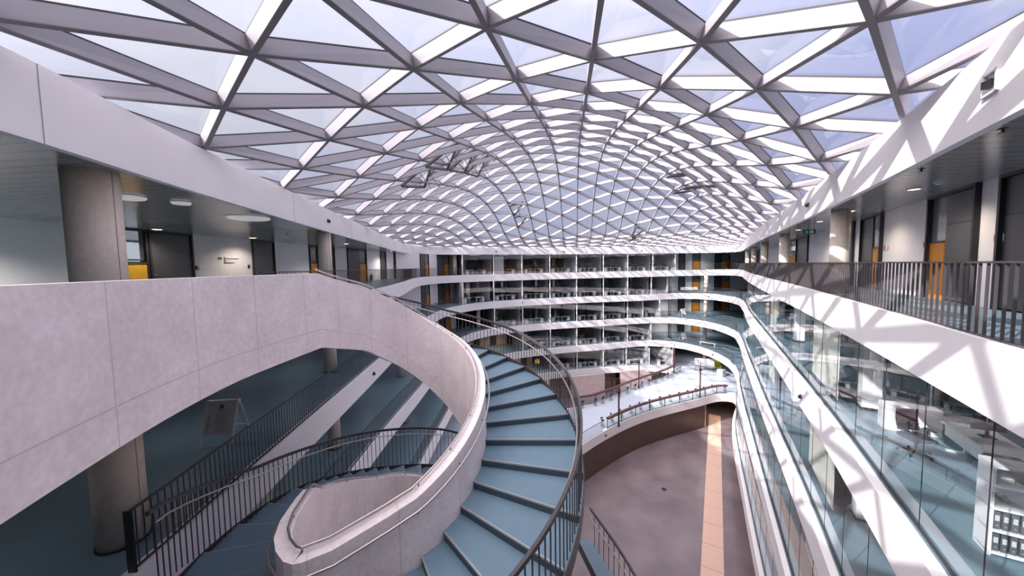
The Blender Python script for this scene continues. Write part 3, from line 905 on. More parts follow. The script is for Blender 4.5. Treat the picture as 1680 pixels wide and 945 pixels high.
def gallery_wall(name, A, B, z, h, feats, flip=1, white='wall', pxmode=True):
    """feats: (px0, px1, kind) in view columns along the line A-B; everything between is plaster"""
    A = Vector(A); B = Vector(B); L_ = (B - A).length; u_ = (B - A) / L_
    n_ = Vector((-u_.y, u_.x)) * flip          # pointing into the rooms
    iv = []
    for f in feats:
        a, c = (px_on(f[0], A, u_), px_on(f[1], A, u_)) if pxmode else (f[0], f[1])
        a, c = min(a, c), max(a, c); a, c = max(a, 0), min(c, L_)
        if c - a > .15: iv.append((a, c, f[2]))
    iv.sort(); rz = math.atan2(u_.y, u_.x)
    w = MB(); s_ = 0
    for a, c, k_ in iv + [(L_, L_, None)]:
        if a - s_ > .02:
            q = A + u_ * ((s_ + a) / 2) + n_ * .1
            w.box((q.x, q.y, z + h / 2), (a - s_, .2, h), rz)
        if k_ and k_ != 'open': door_unit(A, u_, n_, a, c, z, h, k_)
        s_ = max(s_, c)
    struct(w.build(name, white))
    op = [(a, c) for a, c, k_ in iv if k_ == 'open']; bb = MB(); s_ = 0
    for a, c in op + [(L_, L_)]:
        q = A + u_ * ((s_ + a) / 2) + n_ * .35; bb.box((q.x, q.y, z + h / 2), (a - s_, .05, h), rz); s_ = c
    struct(bb.build(name, 'wall_dark'))
# right, top floor
u_r = Vector((.515, .857)); n_r = Vector((.857, -.515))
A_r = Vector((6.2, 4.15)) + n_r * 2.3
gallery_wall('wall_right', A_r - u_r * 7, A_r + u_r * 70, 0, 3.0,
             [(1641, 1720, 'dark'), (1523, 1603, 'pair2'), (1413, 1447, 'pair'), (1378.6, 1401, 'pair2'), (1307, 1326, 'dark'), (1286, 1307, 'side'),
              (1230, 1246, 'dark'), (1216.5, 1224, 'side')], -1)
# left, top floor and the floors below
LF = [(203, 246, 'open'), (247, 319, 'dark'), (416, 452, 'dark'), (509, 523, 'side'), (523, 550, 'dark'), (571, 602, 'pair2'), (625, 634, 'dark'), (647, 664, 'pair2'), (679, 684, 'dark')]
CF = [(690, 704, 'pair2'), (718, 737, 'pair2')]
for k in (5, 4, 3, 2):
    h = 3.0 if k == 5 else H - FASC + .02
    if k == 5:
        gallery_wall('wall_left', (-16.6, 9.0), (-13.6, 40), 0, h, LF, 1)
    else:
        gallery_wall('wall_left', (-16.8, -4), (-13.6, 40), LZ[k], h, LF if k == 4 else [], 1)
    gallery_wall('wall_corner', (-13.6, 40), (-8.7, 52.3), LZ[k], h, CF, 1)
    gallery_wall('wall_far', (24, 66.5), (50, 66.5), LZ[k], h, [(1113, 1124, 'dark'), (1136, 1149, 'side'), (1172, 1183, 'dark'), (1183, 1197, 'side')], 1)
# near stretch of the left wall with a glazed opening (yellow apron, daylight behind)
gallery_wall('wall_left', (-17.6, -4), (-16.75, 7.2), 0, 3.0, [], 1)
AW = Vector((-16.6, 9.0)); uw = (Vector((-13.6, 40)) - AW).normalized(); nw = Vector((-uw.y, uw.x)); rzw = math.atan2(uw.y, uw.x)
w0, w1 = px_on(203, AW, uw), px_on(246, AW, uw); qc = AW + uw * ((w0 + w1) / 2); WW = w1 - w0
win = sempty('window_1', (qc.x, qc.y, 0))
b = MB(); b.box((qc.x, qc.y, .77), (WW - .1, .06, 1.54), rzw); b.build('apron_panel', 'yellow', win)
b = MB()
for f in (w0 + .04, w1 - .04): q = AW + uw * f; b.box((q.x, q.y, 1.5), (.08, .14, 3.0), rzw)
for zz in (1.58, 2.96): b.box((qc.x, qc.y, zz), (WW, .14, .07), rzw)
b.build('window_frame', 'frame', win)
b = MB(); b.box((qc.x, qc.y, 2.26), (WW - .1, .02, 1.3), rzw); b.build('window_pane', 'glass', win)
# the room behind it, with its own outside window
b = MB()
for y in (18.2, 19.6, 21.0, 22.4): b.box((-22.05, y, 1.8), (.1, .08, 2.4))
for zz in (.62, 1.9, 2.96): b.box((-22.05, 20.3, zz), (.1, 4.3, .08))
win2 = sempty('window_8', (-22.05, 20.3, 1.8)); b.build('window_frame', 'frame', win2)

# ------------------------------------------------------------------ far offices
NINE = ['first', 'second', 'third', 'fourth', 'fifth', 'sixth', 'seventh', 'eighth', 'ninth']
ROW = {5: 'highest', 4: 'second highest', 3: 'middle', 2: 'second lowest', 1: 'lowest'}
def hit(P, px):
    m = (px - 840) / FPX; best = None
    for i in range(len(P)):
        a, c = P[i], P[(i + 1) % len(P)]
        fa, fc = a.x - m * a.y, c.x - m * c.y
        if fa * fc <= 0 and fa != fc:
            q = a.lerp(c, fa / (fa - fc))
            if q.y > 30 and (best is None or q.y > best.y): best = q
    return best
POSTS = {5: [760, 811, 857.6, 903, 947, 991, 1031, 1072, 1109], 4: [760, 811, 857.6, 903, 947, 991, 1031, 1070, 1096],
         3: [811, 857.6, 903, 947, 991, 1031, 1056, 1084], 2: [857.6, 903, 947, 991, 1031, 1070], 1: [903, 947, 991, 1029, 1067, 1105]}
# a height-adjustable white desk (near view: parts; far copies share them)
def desk_mesh():
    m = MB(); m.box((0, 0, .73), (1.6, .8, .03))
    for x in (-.62, .62):
        m.box((x, 0, .36), (.07, .09, .72)); m.box((x, 0, .02), (.07, .7, .04))
    m.box((0, 0, .68), (1.2, .06, .06)); return m.mesh('desk', 'white_plastic')
def chair_mesh():
    m = MB(); m.box((0, 0, .46), (.48, .46, .07)); m.box((0, .24, .78), (.44, .06, .52), 0, 0, .12)
    m.tube([(0, 0, .1), (0, 0, .44)], .03, 6)
    for k in range(5):
        a = k * 2 * math.pi / 5; m.tube([(0, 0, .1), (.3 * math.cos(a), .3 * math.sin(a), .05)], .018, 5)
    for x in (-.27, .27): m.box((x, .02, .66), (.05, .28, .03)); m.box((x, .1, .56), (.03, .04, .2))
    return m.mesh('office_chair', 'black_plastic')
def monitor_mesh():
    m = MB(); m.box((0, 0, .32), (.56, .03, .34), 0, 0); m.box((0, .02, .1), (.05, .03, .2)); m.box((0, .02, .008), (.22, .16, .016))
    return m.mesh('monitor', 'screen')
def pedestal_mesh():
    m = MB(); m.box((0, 0, .33), (.42, .56, .6)); 
    for z in (.16, .35, .53): m.box((0, -.285, z), (.38, .012, .16))
    return m.mesh('drawer_pedestal', 'white_plastic')
ME_D, ME_C, ME_M, ME_P = desk_mesh(), chair_mesh(), monitor_mesh(), pedestal_mesh()
def shelf_mesh():
    m = MB()
    for x in (-.6, .6): m.box((x, 0, .6), (.03, .36, 1.2))
    for z in (.03, .42, .8, 1.18): m.box((0, 0, z), (1.2, .36, .03))
    m.box((0, .17, .6), (1.2, .02, 1.2)); return m.mesh('sideboard', 'beech')
ME_S = shelf_mesh()
def put(me, name, loc, rz, label, cat, group):
    o = link(name, me); o.location = loc; o.rotation_euler = (0, 0, rz); return tag(o, label, cat, group)
wn = 2
for k in (5, 4, 3, 2, 1):
    z = LZ[k]; top = 3.0 if k == 5 else z + H - FASC + .02
    PP = [hit(GAPS if k == 1 else OUT[k], px) for px in POSTS[k]]
    w = sempty('window_%d' % wn, (PP[0].x, PP[0].y, z)); wn += 1
    for i, p in enumerate(PP):
        d = (PP[min(i + 1, len(PP) - 1)] - PP[max(i - 1, 0)]).normalized(); n_ = Vector((-d.y, d.x))
        q = p + n_ * .16
        b = MB(); b.box((q.x, q.y, (z + top) / 2), (.1, .14, top - z), math.atan2(d.y, d.x)); b.build('mullion', 'white', w)
    for i in range(len(PP) - 1):
        a, c = PP[i], PP[i + 1]; d = (c - a).normalized(); n_ = Vector((-d.y, d.x)); L_ = (c - a).length
        b = MB(); A0, C0 = a + n_ * .2, c + n_ * .2
        b.quad(at(A0, z), at(C0, z), at(C0, top), at(A0, top)); b.build('window_pane', 'glass_far', w)
        rz = math.atan2(d.y, d.x)
        # partition at the right end of the bay, short of the glass in every other bay
        q = c + n_ * 3.6
        b = MB(); b.box((q.x, q.y, (z + top) / 2), (6.2 if i % 2 else 5.0, .12, top - z), rz + math.pi / 2); struct(b.build('wall_partition', 'partition'))
        bay = NINE[i]; row = ROW[k]
        where = ', %s bay from left, %s far office row' % (bay, row)
        if L_ > 2.4:
            dark = random.random() < .4
            for j, (f, dep) in enumerate(((.30 if L_ > 3.7 else .5, 1.5), (.70, 1.5), (.5, 4.2))):
                if (j == 2 and random.random() < .3) or (j > 0 and L_ < 3.8) : continue
                q = a.lerp(c, f) + n_ * (dep + random.uniform(-.15, .25))
                side = ('left', 'right', 'rear')[j]
                put(ME_D, 'desk', (q.x, q.y, z), rz, 'white %s desk%s' % (side, where), 'desk', 'desks in the far glazed offices')
                qc = q + n_ * .75 + d * random.uniform(-.2, .2)
                put(ME_C, 'office_chair', (qc.x, qc.y, z), rz + random.uniform(-.6, .6), 'black chair at the %s desk%s' % (side, where), 'chair', 'chairs in the far glazed offices')
                qm = q + n_ * -.12
                put(ME_M, 'monitor', (qm.x, qm.y, z + .745), rz, 'dark monitor on the %s desk%s' % (side, where), 'monitor', 'monitors in the far glazed offices')
                if j < 2:
                    qp = q - n_ * .1 + d * (.4 if j else -.4)
                    put(ME_P, 'drawer_pedestal', (qp.x, qp.y, z), rz, 'white pedestal by the %s desk%s' % (side, where), 'pedestal', 'drawer pedestals in the far glazed offices')
            if random.random() < .8:
                a5, c5 = PP[0], PP[-1]; d5 = (c5 - a5).normalized(); n5 = Vector((-d5.y, d5.x)); m5 = a.lerp(c, .5); q = a5 + d5 * (m5 - a5).dot(d5) + n5 * 8.4
                put(ME_S, 'sideboard', (q.x, q.y, z), rz, 'pale wooden shelf at the back%s' % where, 'shelf', 'shelves in the far glazed offices')
    # back wall of the row, with dark doors
    a, c = PP[0], PP[-1]; d = (c - a).normalized(); n_ = Vector((-d.y, d.x))
    A0, C0 = a + n_ * 8.8 - d * .2, c + n_ * 8.8
    L_ = (C0 - A0).length
    feats = []; x = 1.2
    while x < L_ - 1.4: feats.append((x, x + 1.1, 'dark')); x += 4.2
    gallery_wall('wall_office', A0, C0, z, top - z, feats, 1, 'wall_dark', False)
    for e in (PP[0], PP[-1]):
        q = e + n_ * 3.6; b = MB(); b.box((q.x, q.y, (z + top) / 2), (7.0, .14, top - z), math.atan2(n_.y, n_.x)); struct(b.build('wall_partition', 'partition'))
    # strip lights added to brighten the offices, one per bay
    for i in range(len(PP) - 1):
        q = PP[i].lerp(PP[i + 1], .5) + n_ * 2.6
        b = MB(); b.box((q.x, q.y, top - .03), (1.5, .14, .05), math.atan2(d.y, d.x))
        o = b.build('added_strip_light', 'lampdisc'); tag(o, 'added ceiling strip light, %s bay from left, %s far office row' % (NINE[i], ROW[k]), 'light', 'added strip lights of the far offices')
# pale free-standing cupboard in the topmost row
a, c = hit(OUT[5], 815), hit(OUT[5], 829); d = (c - a).normalized(); n_ = Vector((-d.y, d.x)); q = a.lerp(c, .5) + n_ * .9
t = thing('tall_cupboard', 'tall pale grey cupboard behind the glass of the topmost far office row', 'cupboard', (q.x, q.y, 0))
b = MB(); b.box((q.x, q.y, 1.35), (1.5, .5, 2.7), math.atan2(d.y, d.x)); b.build('body', 'white_plastic', t)
for s_ in (-1, 1):
    qq = q + d * (.37 * s_) - n_ * .26; b = MB(); b.box((qq.x, qq.y, 1.35), (.72, .02, 2.62), math.atan2(d.y, d.x)); b.build('door', 'paper', t)

# ------------------------------------------------------------------ glazed offices along the right
for k in (4, 3, 2, 1):
    z = LZ[k]; top = z + H - FASC + .02
    ymax = {4: 45, 3: 42, 2: 41, 1: 41}[k]
    P = [p for p in sub_path(offset(OUT[k], .3), lambda p: p.x > 1.2 and p.y < ymax and p.x > rx(p.y) - 2.2 and p.y > -2)]
    if P[0].y > P[-1].y: P = P[::-1]
    w = sempty('window_%d' % wn, (P[0].x, P[0].y, z)); wn += 1
    # equal panes of 1.9 m
    pts = [P[0]]; d = 0
    for i in range(1, len(P)):
        seg = (P[i] - P[i - 1]).length; x = 0
        while d + seg - x >= 1.9:
            x += 1.9 - d; d = 0; pts.append(P[i - 1].lerp(P[i], x / seg))
        d += seg - x
    b = MB()
    for a, c in zip(pts, pts[1:]): b.quad(at(a, z), at(c, z), at(c, top), at(a, top))
    b.build('glazing', 'glass', w)
    for p, q_ in zip(pts[1:-1], pts[2:]):
        b = MB(); d_ = (q_ - p); b.box((p.x, p.y, (z + top) / 2), (.008, .014, top - z), math.atan2(d_.y, d_.x)); b.build('glass_joint', 'gasket', w)
    b = MB(); b.flat([at(p, top - .03) for p in pts], .07, .06); b.flat([at(p, z + .03) for p in pts], .05, .03); b.build('edge_profile', 'rail', w)
    A0 = Vector((rx(-3), -3)) + n_r * 7.2; B0 = Vector((rx(47), 47)) + n_r * 7.2
    Lr = (B0 - A0).length; feats = []; x = 2
    while x < Lr - 2: feats.append((x, x + 1.1, 'dark')); x += 5.3
    gallery_wall('wall_right', A0, B0, z, top - z, feats, -1, 'wall', False)
    for j, s_ in enumerate((1.5, 17.2, 30.4, 39.2)):
        q = Vector((rx(s_), s_)) + n_r * 4.9; b = MB(); b.box((q.x, q.y, (z + top) / 2), (4.6, .12, top - z), math.atan2(n_r.y, n_r.x)); struct(b.build('wall_partition', 'partition'))
    q = Vector((rx(ymax + .8), ymax + .8)) + n_r * 3.2; b = MB(); b.box((q.x, q.y, (z + top) / 2), (5.5, .14, top - z), math.atan2(n_r.y, n_r.x)); struct(b.build('wall_partition', 'partition'))
    rzr = math.atan2(u_r.y, u_r.x)
    fl = {4: 'first', 3: 'second', 2: 'third', 1: 'lowest'}[k]
    for j in range(7):
        y = 10.6 + j * 4.4
        if k == 4 and j == 0: continue
        q = Vector((rx(y), y)) + n_r * 2.6
        wh = '%s along the right glass front, %s office floor below the gallery' % (NINE[j], fl)
        put(ME_D, 'desk', (q.x, q.y, z), rzr + math.pi / 2, 'white desk, ' + wh, 'desk', 'desks behind the right glass front')
        qc = q + u_r * .8; put(ME_C, 'office_chair', (qc.x, qc.y, z), rzr + math.pi / 2 + random.uniform(2.4, 3.6) + math.pi, 'black chair, ' + wh, 'chair', 'chairs behind the right glass front')
        qm = q - u_r * .05; put(ME_M, 'monitor', (qm.x, qm.y, z + .745), rzr + math.pi / 2 + math.pi, 'dark monitor, ' + wh, 'monitor', 'monitors behind the right glass front')
        q2 = q + n_r * 2.2; put(ME_S, 'sideboard', (q2.x, q2.y, z), rzr + math.pi / 2, 'pale wooden shelf, ' + wh, 'shelf', 'shelves behind the right glass front')
    # white square piers set back from the glass
    for j, y in enumerate((12.5, 22.8, 32)):
        q = Vector((rx(y), y)) + n_r * 1.5
        t = thing('column', 'cream pier behind right glass front, %s from near end, %s floor below the gallery' % (NINE[j], fl), 'column', (q.x, q.y, z), 'cream square piers')
        b = MB(); b.box((q.x, q.y, (z + top) / 2), (.5, .5, top - z), rzr); b.build('shaft', 'white', t)
        b = MB(); b.box((q.x, q.y, z + .05), (.54, .54, .1), rzr); b.build('base', 'frame', t)
    # cream roller blinds lowered behind some panes
    for j, (ya, yb) in enumerate(((12.0, 15.2), (24.5, 27.0))):
        a_, c_ = Vector((rx(ya), ya)) + n_r * .55, Vector((rx(yb), yb)) + n_r * .55
        t = thing('roller_blind', 'cream blind behind the right glass, %s one, %s floor below the gallery' % (('nearer', 'farther')[j], fl), 'blind', ((a_ + c_).x / 2, (a_ + c_).y / 2, z), 'cream blinds')
        q = (a_ + c_) / 2; L_ = (c_ - a_).length
        b = MB(); b.box((q.x, q.y, z + .35 + (top - z - .45) / 2), (L_, .015, top - z - .45), rzr); b.build('fabric', 'blind', t)
        b = MB(); b.box((q.x, q.y, top - .07), (L_, .1, .1), rzr); b.build('cassette', 'white_plastic', t)
        b = MB(); b.box((q.x, q.y, z + .35), (L_, .03, .04), rzr); b.build('bottom_bar', 'white_plastic', t)

# ------------------------------------------------------------------ nearest right office, seen from above
z4 = LZ[4]; rzr = math.atan2(u_r.y, u_r.x)
def local(t, b, name, mats, smooth=False):
    o = link(name, b.mesh(name, mats, smooth)); o.parent = t; return o
def binder_shelf(x, y, z, rz, label):
    t = thing('shelf_unit', label, 'shelf', (x, y, z)); t.rotation_euler = (0, 0, rz)
    b = MB()
    for xx in (-.8, 0, .8): b.box((xx, 0, .8), (.04, .4, 1.6))
    b.box((0, .19, .8), (1.62, .02, 1.6)); local(t, b, 'frame', 'white_plastic')
    for zz in (.06, .46, .86, 1.26, 1.6):
        b = MB(); b.box((0, 0, zz), (1.64, .42, .04)); local(t, b, 'shelf_board', 'white_plastic')
    return t
t = binder_shelf(9.1, 5.45, z4, rzr - math.pi / 2, 'tall white shelf unit with binders beside the glass, below the right balcony')
random.seed(3)
for i in range(14):
    zz = (.08, .48)[i // 7]; x = -.72 + (i % 7) * .1
    R = Matrix.Rotation(t.rotation_euler.z, 3, 'Z'); p = Vector(t.location) + R @ Vector((x, -.02, zz))
    b = MB(); b.box((0, 0, .16), (.075, .28, .32)); b.box((0, -.142, .2), (.05, .004, .1), 0, 1); b.lathe([(.012, 0), (.012, .004)], (0, -.146, .07), 8, 1)
    o = b.build('binder', ['binder', 'paper']); o.location = p; o.rotation_euler = t.rotation_euler
    tag(o, 'grey binder, %s from left, on the %s shelf of the white unit' % (NINE[i % 7], ('bottom', 'second')[i // 7]), 'binder', 'grey binders in the white shelf unit')
def big_desk(x, y, z, rz, label, L_=1.8):
    t = thing('desk', label, 'desk', (x, y, z)); t.rotation_euler = (0, 0, rz)
    b = MB(); b.box((0, 0, .735), (L_, .85, .03)); local(t, b, 'desk_top', 'white_plastic')
    for xx in (-L_ / 2 + .2, L_ / 2 - .2):
        b = MB(); b.box((xx, 0, .37), (.08, .1, .7)); b.box((xx, 0, .02), (.08, .74, .04)); local(t, b, 'leg', 'white_plastic')
    b = MB(); b.box((0, .38, .6), (L_ - .3, .02, .35)); local(t, b, 'modesty_panel', 'white_plastic')
    return t
def task_chair(x, y, z, rz, label, fab='black_plastic'):
    t = thing('office_chair', label, 'chair', (x, y, z)); t.rotation_euler = (0, 0, rz)
    b = MB()
    for ix in range(5):      # cushioned seat with a rolled front
        xx = -.2 + ix * .1; b.box((xx, 0, .47 - abs(xx) * .05), (.104, .5, .08))
    b.tube([(-.24, -.25, .46), (.24, -.25, .46)], .04, 8); local(t, b, 'seat', fab)
    b = MB()
    for iz in range(6):      # curved back
        zz = .62 + iz * .09; yy = .24 + .03 * math.sin(iz / 5 * math.pi) + iz * .012
        for ix in range(4):
            xx = -.18 + ix * .12; b.box((xx, yy - .25 * xx * xx, zz), (.125, .05, .095))
    local(t, b, 'backrest', fab)
    b = MB(); b.tube([(0, 0, .1), (0, 0, .44)], .03, 8); b.box((0, .2, .5), (.06, .2, .04)); b.box((0, .29, .6), (.06, .03, .24)); local(t, b, 'column', 'frame')
    for s_ in (-1, 1):
        b = MB(); b.tube([(s_ * .26, .05, .45), (s_ * .3, .05, .66)], .018, 6); b.box((s_ * .3, 0, .68), (.07, .27, .03)); local(t, b, 'armrest', 'frame')
    b = MB()
    for k in range(5):
        a = k * 2 * math.pi / 5; b.tube([(0, 0, .12), (.33 * math.cos(a), .33 * math.sin(a), .07)], .022, 6)
    local(t, b, 'star_base', 'frame')
    for k in range(5):
        a = k * 2 * math.pi / 5; b = MB(); b.tube([(.33 * math.cos(a) - .015, .33 * math.sin(a), .032), (.33 * math.cos(a) + .015, .33 * math.sin(a), .032)], .03, 8); local(t, b, 'caster', 'frame')
    return t
big_desk(11.7, 8.2, z4, rzr, 'white desk with its chair pulled out behind the glass, below the right balcony')
task_chair(10.75, 8.85, z4, rzr - 1.2, 'black swivel chair nearest the glass, below the right balcony')
big_desk(11.15, 6.3, z4, rzr, 'white desk behind the tall binder shelf, below the right balcony', 2.0)
task_chair(13.4, 10.0, z4, .4, 'black swivel chair behind the desk deeper in the nearest right office')
put(ME_M, 'monitor', (11.75, 8.2, z4 + .75), rzr - 1.5, 'dark monitor on the white desk below the right balcony', 'monitor', None) if False else None
def big_monitor(x, y, z, rz, label):
    t = thing('monitor', label, 'monitor', (x, y, z)); t.rotation_euler = (0, 0, rz)
    b = MB(); b.box((0, 0, .36), (.58, .035, .36)); local(t, b, 'screen_housing', 'black_plastic')
    b = MB(); b.box((0, -.02, .36), (.54, .004, .32)); local(t, b, 'screen', 'screen')
    b = MB(); b.box((0, .03, .14), (.06, .03, .28)); b.box((0, .02, .01), (.24, .2, .02)); local(t, b, 'stand', 'frame')
big_monitor(11.8, 8.25, z4 + .75, rzr - 1.5, 'dark monitor on the white desk nearest the glass, below the right balcony')
big_monitor(11.2, 6.35, z4 + .75, rzr - 1.5, 'dark monitor on the white desk behind the tall binder shelf')
t = thing('cabinet', 'white low cabinet with doors between the desks of the nearest right office', 'cabinet', (12.0, 10.1, z4)); t.rotation_euler = (0, 0, rzr + math.pi / 2)
b = MB(); b.box((0, 0, .4), (1.2, .45, .78)); local(t, b, 'body', 'white_plastic')
for s_ in (-1, 1):
    b = MB(); b.box((s_ * .3, -.235, .4), (.57, .02, .72)); d_ = local(t, b, 'door', 'paper')
    b = MB(); b.box((s_ * .06, -.255, .5), (.015, .02, .12)); h_ = link('handle', b.mesh('handle', 'rail')); h_.parent = d_

# ------------------------------------------------------------------ deck, counters, stools, masts
z1 = LZ[1]
NE = [p for p in sub_path(offset(OUT[1], .12), lambda p: p.x > 3 and p.y > 27.5 and p.x < 28.4 and p.y > rx(p.x) * 0 + 27) if p.y > 27]
NE = [p for p in NE if not (p.x > 23.9 and p.y < 42.6)]
if NE[0].x > NE[-1].x: NE = NE[::-1]
def counter(label, P, z, hh, glasslow):
    c = P[len(P) // 2]; t = thing('bar_counter', label, 'counter', (c.x, c.y, z))
    b = MB(); b.flat([at(p, z + hh) for p in P], .34, .16); b.build('counter_top', 'brown', t)
    acc = 0; last = None
    for i, p in enumerate(P):
        if last is None or (p - last).length > 2.0:
            b = MB(); b.box((p.x, p.y, z + hh / 2), (.07, .07, hh)); b.build('post', 'rail', t); last = p
    b = MB(); b.flat([at(p, z + .12) for p in P], .04, .06); b.build('bottom_rail', 'rail', t)
    b = MB()
    for a, c2 in zip(P, P[1:]): b.quad(at(a, z + .14), at(c2, z + .14), at(c2, z + hh - .1), at(a, z + hh - .1))
    b.build('glass_panel', 'glass', t)
n0 = [p for p in NE if p.x > 9.3]
counter('brown bar counter along the curved front edge of the sunlit deck', n0, z1, 1.12, True)
railing('balcony_railing', 'dark low railing continuing from the front bar counter towards the stair', [p for p in NE if p.x < 9.5], z1, .16, 0)
far_edge = smooth_path(V2([(8.2, 41.2), (9.75, 41.7), (17, 47.1), (24, 52.1), (26.2, 54.2)]), False, .8)
counter('brown bar counter along the back edge of the sunlit deck', far_edge, z1, 1.15, True)
def stool(label, group):
    t = thing('bar_stool', label, 'stool', (0, 0, 0), group)
    b = MB(); b.lathe([(.0, .7), (.17, .7), (.19, .73), (.17, .77), (0, .77)], (0, 0, 0), 12); local(t, b, 'seat', 'black_plastic')
    b = MB(); b.box((0, .17, .93), (.32, .03, .16)); b.box((0, .17, .82), (.03, .02, .12)); local(t, b, 'backrest', 'black_plastic')
    for k in range(4):
        a = k * math.pi / 2 + .78; b = MB(); b.tube([(.1 * math.cos(a), .1 * math.sin(a), .7), (.2 * math.cos(a), .2 * math.sin(a), 0)], .014, 5); local(t, b, 'leg', 'frame')
    b = MB(); b.lathe([(.165, .25), (.175, .25), (.175, .265), (.165, .265)], (0, 0, 0), 12); local(t, b, 'foot_ring', 'handrail')
    return t
proto = None
TEN = NINE + ['tenth', 'eleventh', 'twelfth', 'thirteenth', 'fourteenth', 'fifteenth', 'sixteenth']
for P, wh, off, g in ((far_edge, 'back', -.65, 'stools at the back counter'), (n0, 'front', .6, 'stools at the front counter')):
    Q = offset(P, off, closed=False); n_ = 0; last = None
    for i, q in enumerate(Q):
        if last is not None and (q - last).length < 1.05: continue
        last = q
        if n_ >= 15: break
        lab = 'black bar stool at the %s counter of the sunlit deck, %s from the left' % (wh, TEN[n_]); n_ += 1
        dirv = Q[min(i + 1, len(Q) - 1)] - Q[max(i - 1, 0)]
        rz = math.atan2(dirv.y, dirv.x) + (math.pi if wh == 'back' else 0) + random.uniform(-.3, .3)
        if proto is None:
            proto = stool(lab, g); proto.location = (q.x, q.y, z1); proto.rotation_euler = (0, 0, rz)
        else: dup(proto, (q.x, q.y, z1), rz, lab, g)
for x, y, lab in ((11.25, 35.75, 'dark slender mast at the left end of the front bar counter'), (24.1, 43.2, 'dark slender mast on the right half of the front bar counter'),
                  (17.6, 47.0, 'dark slender mast in the middle of the back bar counter'), (25.6, 53.4, 'dark slender mast at the right end of the back bar counter')):
    t = thing('light_mast', lab, 'mast', (x, y, z1))
    b = MB(); b.lathe([(.09, 0), (.09, 3.9), (.05, 4.0), (.05, 4.6), (0.01, 4.62)], (x, y, z1), 12); b.build('pole', 'brown', t, True)
    b = MB(); b.lathe([(.16, 0), (.16, .03), (.09, .05)], (x, y, z1), 12); b.build('base_plate', 'frame', t)
    b = MB(); b.box((x, y, z1 + 3.7), (.26, .2, .3)); b.build('spotlight', 'frame', t)
# things at the far right of the deck
t = thing('whiteboard', 'white board on a stand at the far right of the sunlit deck', 'whiteboard', (31.0, 53.8, z1)); t.rotation_euler = (0, 0, -.35)
b = MB(); b.box((0, 0, 1.5), (2.0, .04, 1.15)); local(t, b, 'board', 'paper')
b = MB(); b.box((0, 0, 2.09), (2.06, .06, .04)); b.box((0, 0, .91), (2.06, .06, .04)); b.box((-1.02, 0, 1.5), (.04, .06, 1.2)); b.box((1.02, 0, 1.5), (.04, .06, 1.2)); local(t, b, 'frame', 'white_plastic')
for s_ in (-1, 1):
    b = MB(); b.box((s_ * .95, 0, .47), (.05, .05, .9)); b.box((s_ * .95, 0, .03), (.06, .6, .05)); local(t, b, 'leg', 'frame')
t = thing('flip_chart', 'narrow white flip chart left of the white board on the deck', 'flip chart', (29.7, 54.3, z1)); t.rotation_euler = (0, 0, -.2)
b = MB(); b.box((0, 0, 1.55), (.75, .03, 1.15), 0, 0, .12); local(t, b, 'pad', 'paper')
for xx, yy in ((-.32, -.1), (.32, -.1), (0, .5)):
    b = MB(); b.tube([(xx * .8, 0, 1.9), (xx, yy, 0)], .02, 6); local(t, b, 'leg', 'rail')
t = thing('armchair', 'bright yellow armchair beside the white board on the sunlit deck', 'armchair', (33.5, 55.0, z1)); t.rotation_euler = (0, 0, -.3)
b = MB(); b.box((0, 0, .42), (.8, .8, .2)); b.tube([(-.38, -.4, .45), (.38, -.4, .45)], .08, 8); local(t, b, 'seat', 'yellowfab')
b = MB(); b.box((0, .36, .95), (.85, .18, .95), 0, 0, -.1); b.tube([(-.4, .31, 1.42), (.4, .31, 1.42)], .09, 8); local(t, b, 'backrest', 'yellowfab')
for s_ in (-1, 1):
    b = MB(); b.box((s_ * .42, 0, .6), (.14, .8, .3)); b.tube([(s_ * .42, -.4, .75), (s_ * .42, .4, .75)], .07, 8); local(t, b, 'armrest', 'yellowfab')
    for s2 in (-1, 1):
        b = MB(); b.tube([(s_ * .33, s2 * .33, .32), (s_ * .36, s2 * .36, 0)], .02, 6); local(t, b, 'leg', 'frame')
t = thing('cube_seat', 'white box seat in front of the yellow armchair on the deck', 'seat', (32.0, 51.6, z1)); t.rotation_euler = (0, 0, .5)
b = MB(); b.box((0, 0, .5), (.9, .9, .9)); local(t, b, 'body', 'white_plastic')
b = MB(); b.box((0, 0, .98), (.86, .86, .08)); local(t, b, 'cushion', 'paper')
b = MB(); b.box((0, 0, .025), (.7, .7, .05)); local(t, b, 'plinth', 'frame')
# white bench on the third gallery and white sign board on the second
def bench(label, x, y, z, rz):
    t = thing('bench', label, 'bench', (x, y, z)); t.rotation_euler = (0, 0, rz)
    b = MB(); b.box((0, 0, .45), (2.6, .5, .08)); local(t, b, 'seat', 'white_plastic')
    for s_ in (-1, 1):
        b = MB(); b.box((s_ * 1.1, 0, .2), (.08, .46, .41)); local(t, b, 'leg', 'white_plastic')
bench('white bench on the curved gallery above the yellow armchair', 31.6, 54.6, LZ[2], -1.0)
t = thing('hanging_sign', 'long white banner board on the railing of the second curved far gallery', 'banner', (31.0, 59.55, LZ[4]))
b = MB(); b.box((31.0, 59.55, LZ[4] + .85), (3.0, .04, .5)); b.build('board', 'paper', t)
for s_ in (-1, 1):
    b = MB(); b.box((31 + s_ * 1.3, 59.6, LZ[4] + .55), (.04, .04, 1.1)); b.build('bracket', 'rail', t)
